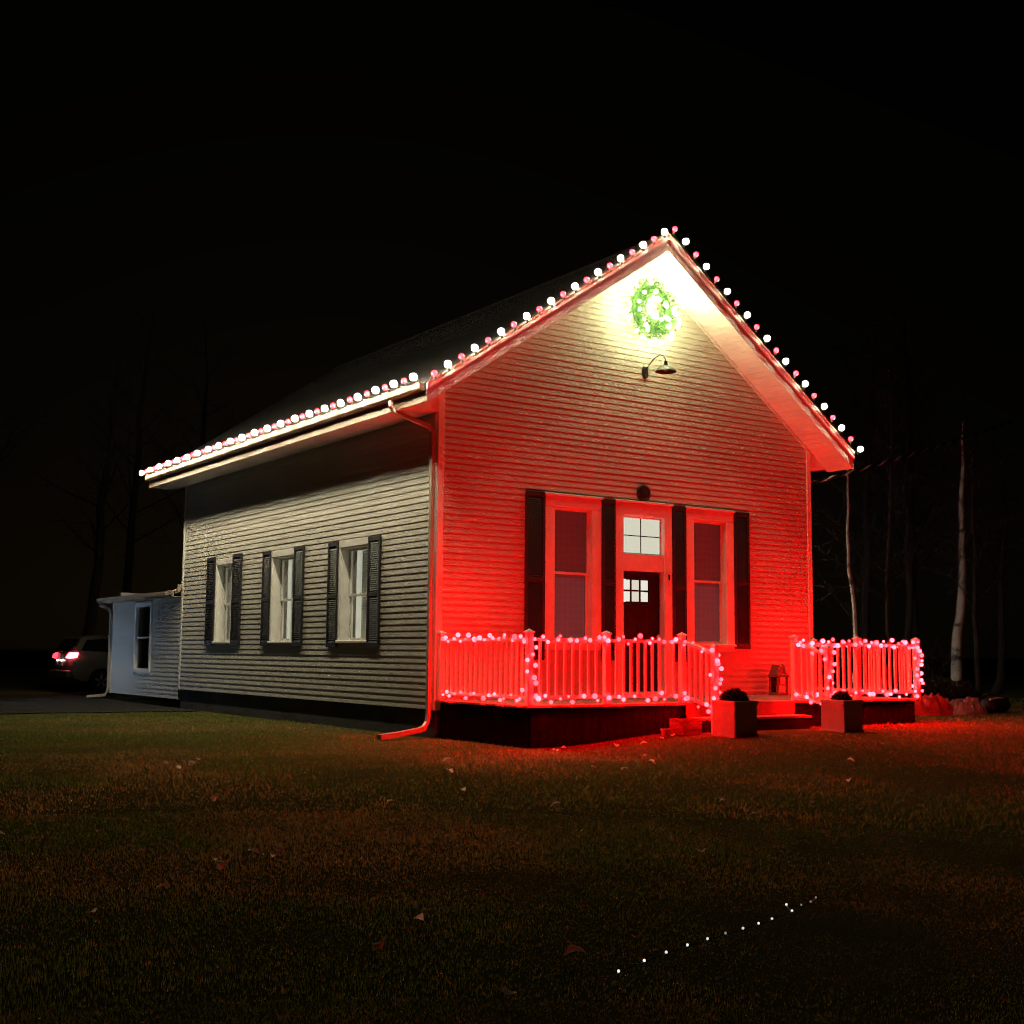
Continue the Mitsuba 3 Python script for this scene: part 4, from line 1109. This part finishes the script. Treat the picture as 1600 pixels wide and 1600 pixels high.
put(bu, 'foliage', blades(p, dd * 0.09, np.full(5200, 0.018), s2), 'm_needles', stuff=True)
stm = [tube([(14.6, 1.9, 0.0), (14.6 + 0.5 * math.cos(a), 1.9 + 0.3 * math.sin(a), 0.45)], [0.02, 0.008], 5) for a in np.arange(0, 6, 1.1)]
put(bu, 'stems', cat(stm), 'm_bark')

# ---------------------------------------------------------------- the car
car = thing('car', 'dark car with glowing red tail light parked behind the annex', 'car')
CA = math.radians(4)
C_R = np.array([[math.cos(CA), -math.sin(CA), 0], [math.sin(CA), math.cos(CA), 0], [0, 0, 1]])
C_O = np.array([1.50, 22.45, float(ground_z(1, 22)) + 0.0])


def carm(m):
    """car space: x forwards from the rear axle, y left from the middle + 0.9, z up; the right side (towards the photographer) at y = 0"""
    m = m.copy()
    m.vertices = m.vertices @ C_R.T + C_O
    return m


side = [(-0.92, 0.42), (-0.98, 0.60), (-0.98, 0.80), (-0.95, 1.02), (-0.92, 1.20), (-0.80, 1.42), (-0.64, 1.64), (-0.42, 1.70), (0.30, 1.74), (1.20, 1.72), (1.62, 1.62), (2.30, 1.20), (2.70, 1.12), (3.30, 1.04), (3.55, 0.92), (3.62, 0.66), (3.58, 0.40),
        (3.10, 0.30), (0.45, 0.28), (-0.55, 0.32)]
from shapely.geometry import Polygon, Point
body2 = Polygon(side).difference(Point(0, 0.33).buffer(0.385, 16)).difference(Point(2.68, 0.33).buffer(0.385, 16))
segs = []
sec = [(0.0, 0.985), (0.10, 1.0), (0.90, 1.0), (1.70, 1.0), (1.80, 0.985)]
mb = trimesh.creation.extrude_polygon(body2, 1.80, engine='earcut')
mb.vertices = np.c_[mb.vertices[:, 0], mb.vertices[:, 2], mb.vertices[:, 1]]
mb.invert()
mb = mb.subdivide().subdivide()
vv = mb.vertices.copy()
yc = vv[:, 1] - 0.9
nar = 1 - 0.24 * np.clip((vv[:, 2] - 1.15) / 0.6, 0, 1) ** 1.0 - 0.05 * np.clip((0.45 - vv[:, 2]) / 0.25, 0, 1)
nar -= 0.10 * np.clip((-0.55 - vv[:, 0]) / 0.45, 0, 1) ** 2 + 0.14 * np.clip((vv[:, 0] - 2.9) / 0.7, 0, 1) ** 2
vv[:, 1] = 0.9 + yc * nar
vv[:, 0] += 0.10 * (np.abs(yc) / 0.9) ** 2.5 * np.clip((-0.6 - vv[:, 0]) / 0.4, 0, 1)
mb.vertices = vv
put(car, 'body', carm(mb), 'm_car_paint', smooth=35)


def side_glass(pts, y):
    m = trimesh.creation.extrude_polygon(Polygon(pts), 0.012, engine='earcut')
    vx = m.vertices
    nz = 1 - 0.24 * np.clip((vx[:, 1] - 1.15) / 0.6, 0, 1)
    yy = 0.9 + (y - 0.9) * nz + (vx[:, 2] - 0.006)
    m.vertices = np.c_[vx[:, 0], yy, vx[:, 1]]
    return m


for yy in (-0.004, 1.804):
    put(car, 'window', carm(side_glass([(-0.66, 1.26), (-0.46, 1.58), (0.20, 1.63), (0.20, 1.22)], yy)), 'm_car_glass')
    put(car, 'window', carm(side_glass([(0.27, 1.22), (0.27, 1.63), (1.18, 1.63), (1.55, 1.54), (2.08, 1.22)], yy)), 'm_car_glass')
put(car, 'rear_window', carm(trimesh.convex.convex_hull(np.array([(-0.925, 0.22, 1.24), (-0.925, 1.58, 1.24), (-0.685, 0.30, 1.60), (-0.685, 1.50, 1.60), (-0.88, 0.22, 1.24), (-0.88, 1.58, 1.24), (-0.65, 0.30, 1.60), (-0.65, 1.50, 1.60)]))), 'm_car_glass')
put(car, 'windscreen', carm(trimesh.convex.convex_hull(np.array([(2.24, 0.20, 1.25), (2.24, 1.60, 1.25), (1.66, 0.32, 1.61), (1.66, 1.48, 1.61), (2.22, 0.20, 1.21), (2.22, 1.60, 1.21), (1.63, 0.32, 1.58), (1.63, 1.48, 1.58)]))), 'm_car_glass')
put(car, 'bumper', carm(cham(-1.05, -0.90, 0.12, 1.68, 0.44, 0.66, 0.03)), 'm_car_paint')
for x in (0.0, 2.68):
    for y in (0.03, 1.57):
        ty = lathe([(0.20, 0.0), (0.31, 0.005), (0.335, 0.03), (0.335, 0.17), (0.31, 0.195), (0.20, 0.20)], 28)
        ty.apply_transform(trimesh.transformations.rotation_matrix(-math.pi / 2, (1, 0, 0)))
        w_ = put(car, 'wheel', carm(moved(ty, x, y, 0.335)), 'm_tyre', smooth=35)
        o_ = y + 0.012 if y < 1 else y + 0.165
        sp = [trimesh.convex.convex_hull(np.array([(math.cos(a + q) * rr, o_ + dy, math.sin(a + q) * rr) for rr, qq in ((0.05, 0.5), (0.215, 0.16)) for q in (-qq, qq) for dy in (0.0, 0.02)])) for a in np.arange(5) * 2 * math.pi / 5 + 0.3]
        rg = lathe([(0.19, 0.0), (0.225, 0.0), (0.225, 0.03), (0.19, 0.03), (0.19, 0.0)], 28)
        rg.apply_transform(trimesh.transformations.rotation_matrix(-math.pi / 2, (1, 0, 0)))
        put(w_, 'rim', carm(moved(cat(sp + [moved(rg, 0, o_ - 0.005, 0)]), x, 0, 0.335)), 'm_rim')
for s_, y0_, y1_ in ((-1, 0.02, 0.46), (1, 1.34, 1.78)):
    a_, b_ = (y0_ + 0.10, y1_) if s_ < 0 else (y0_, y1_ - 0.10)
    o_ = y0_ - 0.03 if s_ < 0 else y1_ + 0.03
    ms = trimesh.convex.convex_hull(np.array([(-0.99, a_, 1.00), (-0.99, b_, 1.03), (-0.965, a_, 1.20), (-0.965, b_, 1.15), (-0.78, o_, 1.04), (-0.74, o_, 1.20), (-0.80, (a_ + b_) / 2, 1.03), (-0.80, (a_ + b_) / 2, 1.18)]))
    put(car, 'tail_light', lit(carm(ms), 'm_bulb_red', (14.0, 1.0, 1.25) if s_ < 0 else (3.0, 0.15, 0.25)))
put(car, 'number_plate', carm(cham(-1.005, -0.985, 0.64, 1.16, 0.80, 0.93, 0.004)), 'm_plate')
for yy in (0.70, 1.04):
    put(car, 'plate_light', lit(carm(box(-1.02, -0.985, yy, yy + 0.10, 0.945, 0.985)), 'm_bulb', (12.0, 11.0, 10.0)))
put(car, 'exhaust', carm(tube([(-1.02, 0.35, 0.30), (-0.7, 0.35, 0.30)], 0.035, 10)), 'm_chrome')

# ---------------------------------------------------------------- yard lamp out of the frame to the left, whose cold light falls on the annex
yl = thing('yard_lamp', 'cold white hooded yard lamp on a short stake left of the driveway', 'lamp')
YX, YY, YZ = -3.5, 16.3, 0.95
put(yl, 'post', tube([(YX, YY, -0.1), (YX, YY, YZ - 0.141)], 0.03, 10), 'm_black_metal', smooth=40)
put(yl, 'hood', cat([box(YX - 0.10, YX - 0.08, YY - 0.22, YY + 0.22, YZ - 0.12, YZ + 0.12), box(YX - 0.10, YX + 0.22, YY - 0.22, YY + 0.22, YZ - 0.14, YZ - 0.121), box(YX - 0.10, YX + 0.10, YY - 0.22, YY + 0.22, YZ + 0.121, YZ + 0.14), box(YX - .08, YX + .24, YY + .22, YY + .235, YZ - .12, YZ + .12)]), 'm_black_metal', stuff=False)
lampd = box(YX - 0.079, YX - 0.05, YY - 0.19, YY + 0.19, YZ - 0.09, YZ + 0.09)
put(yl, 'diffuser', {**mikit.ply(lampd, 'm_bulb'), 'emitter': {'type': 'area', 'radiance': {'type': 'rgb', 'value': shown([88.0, 120.0, 170.0])}, 'sampling_weight': 45.0}})
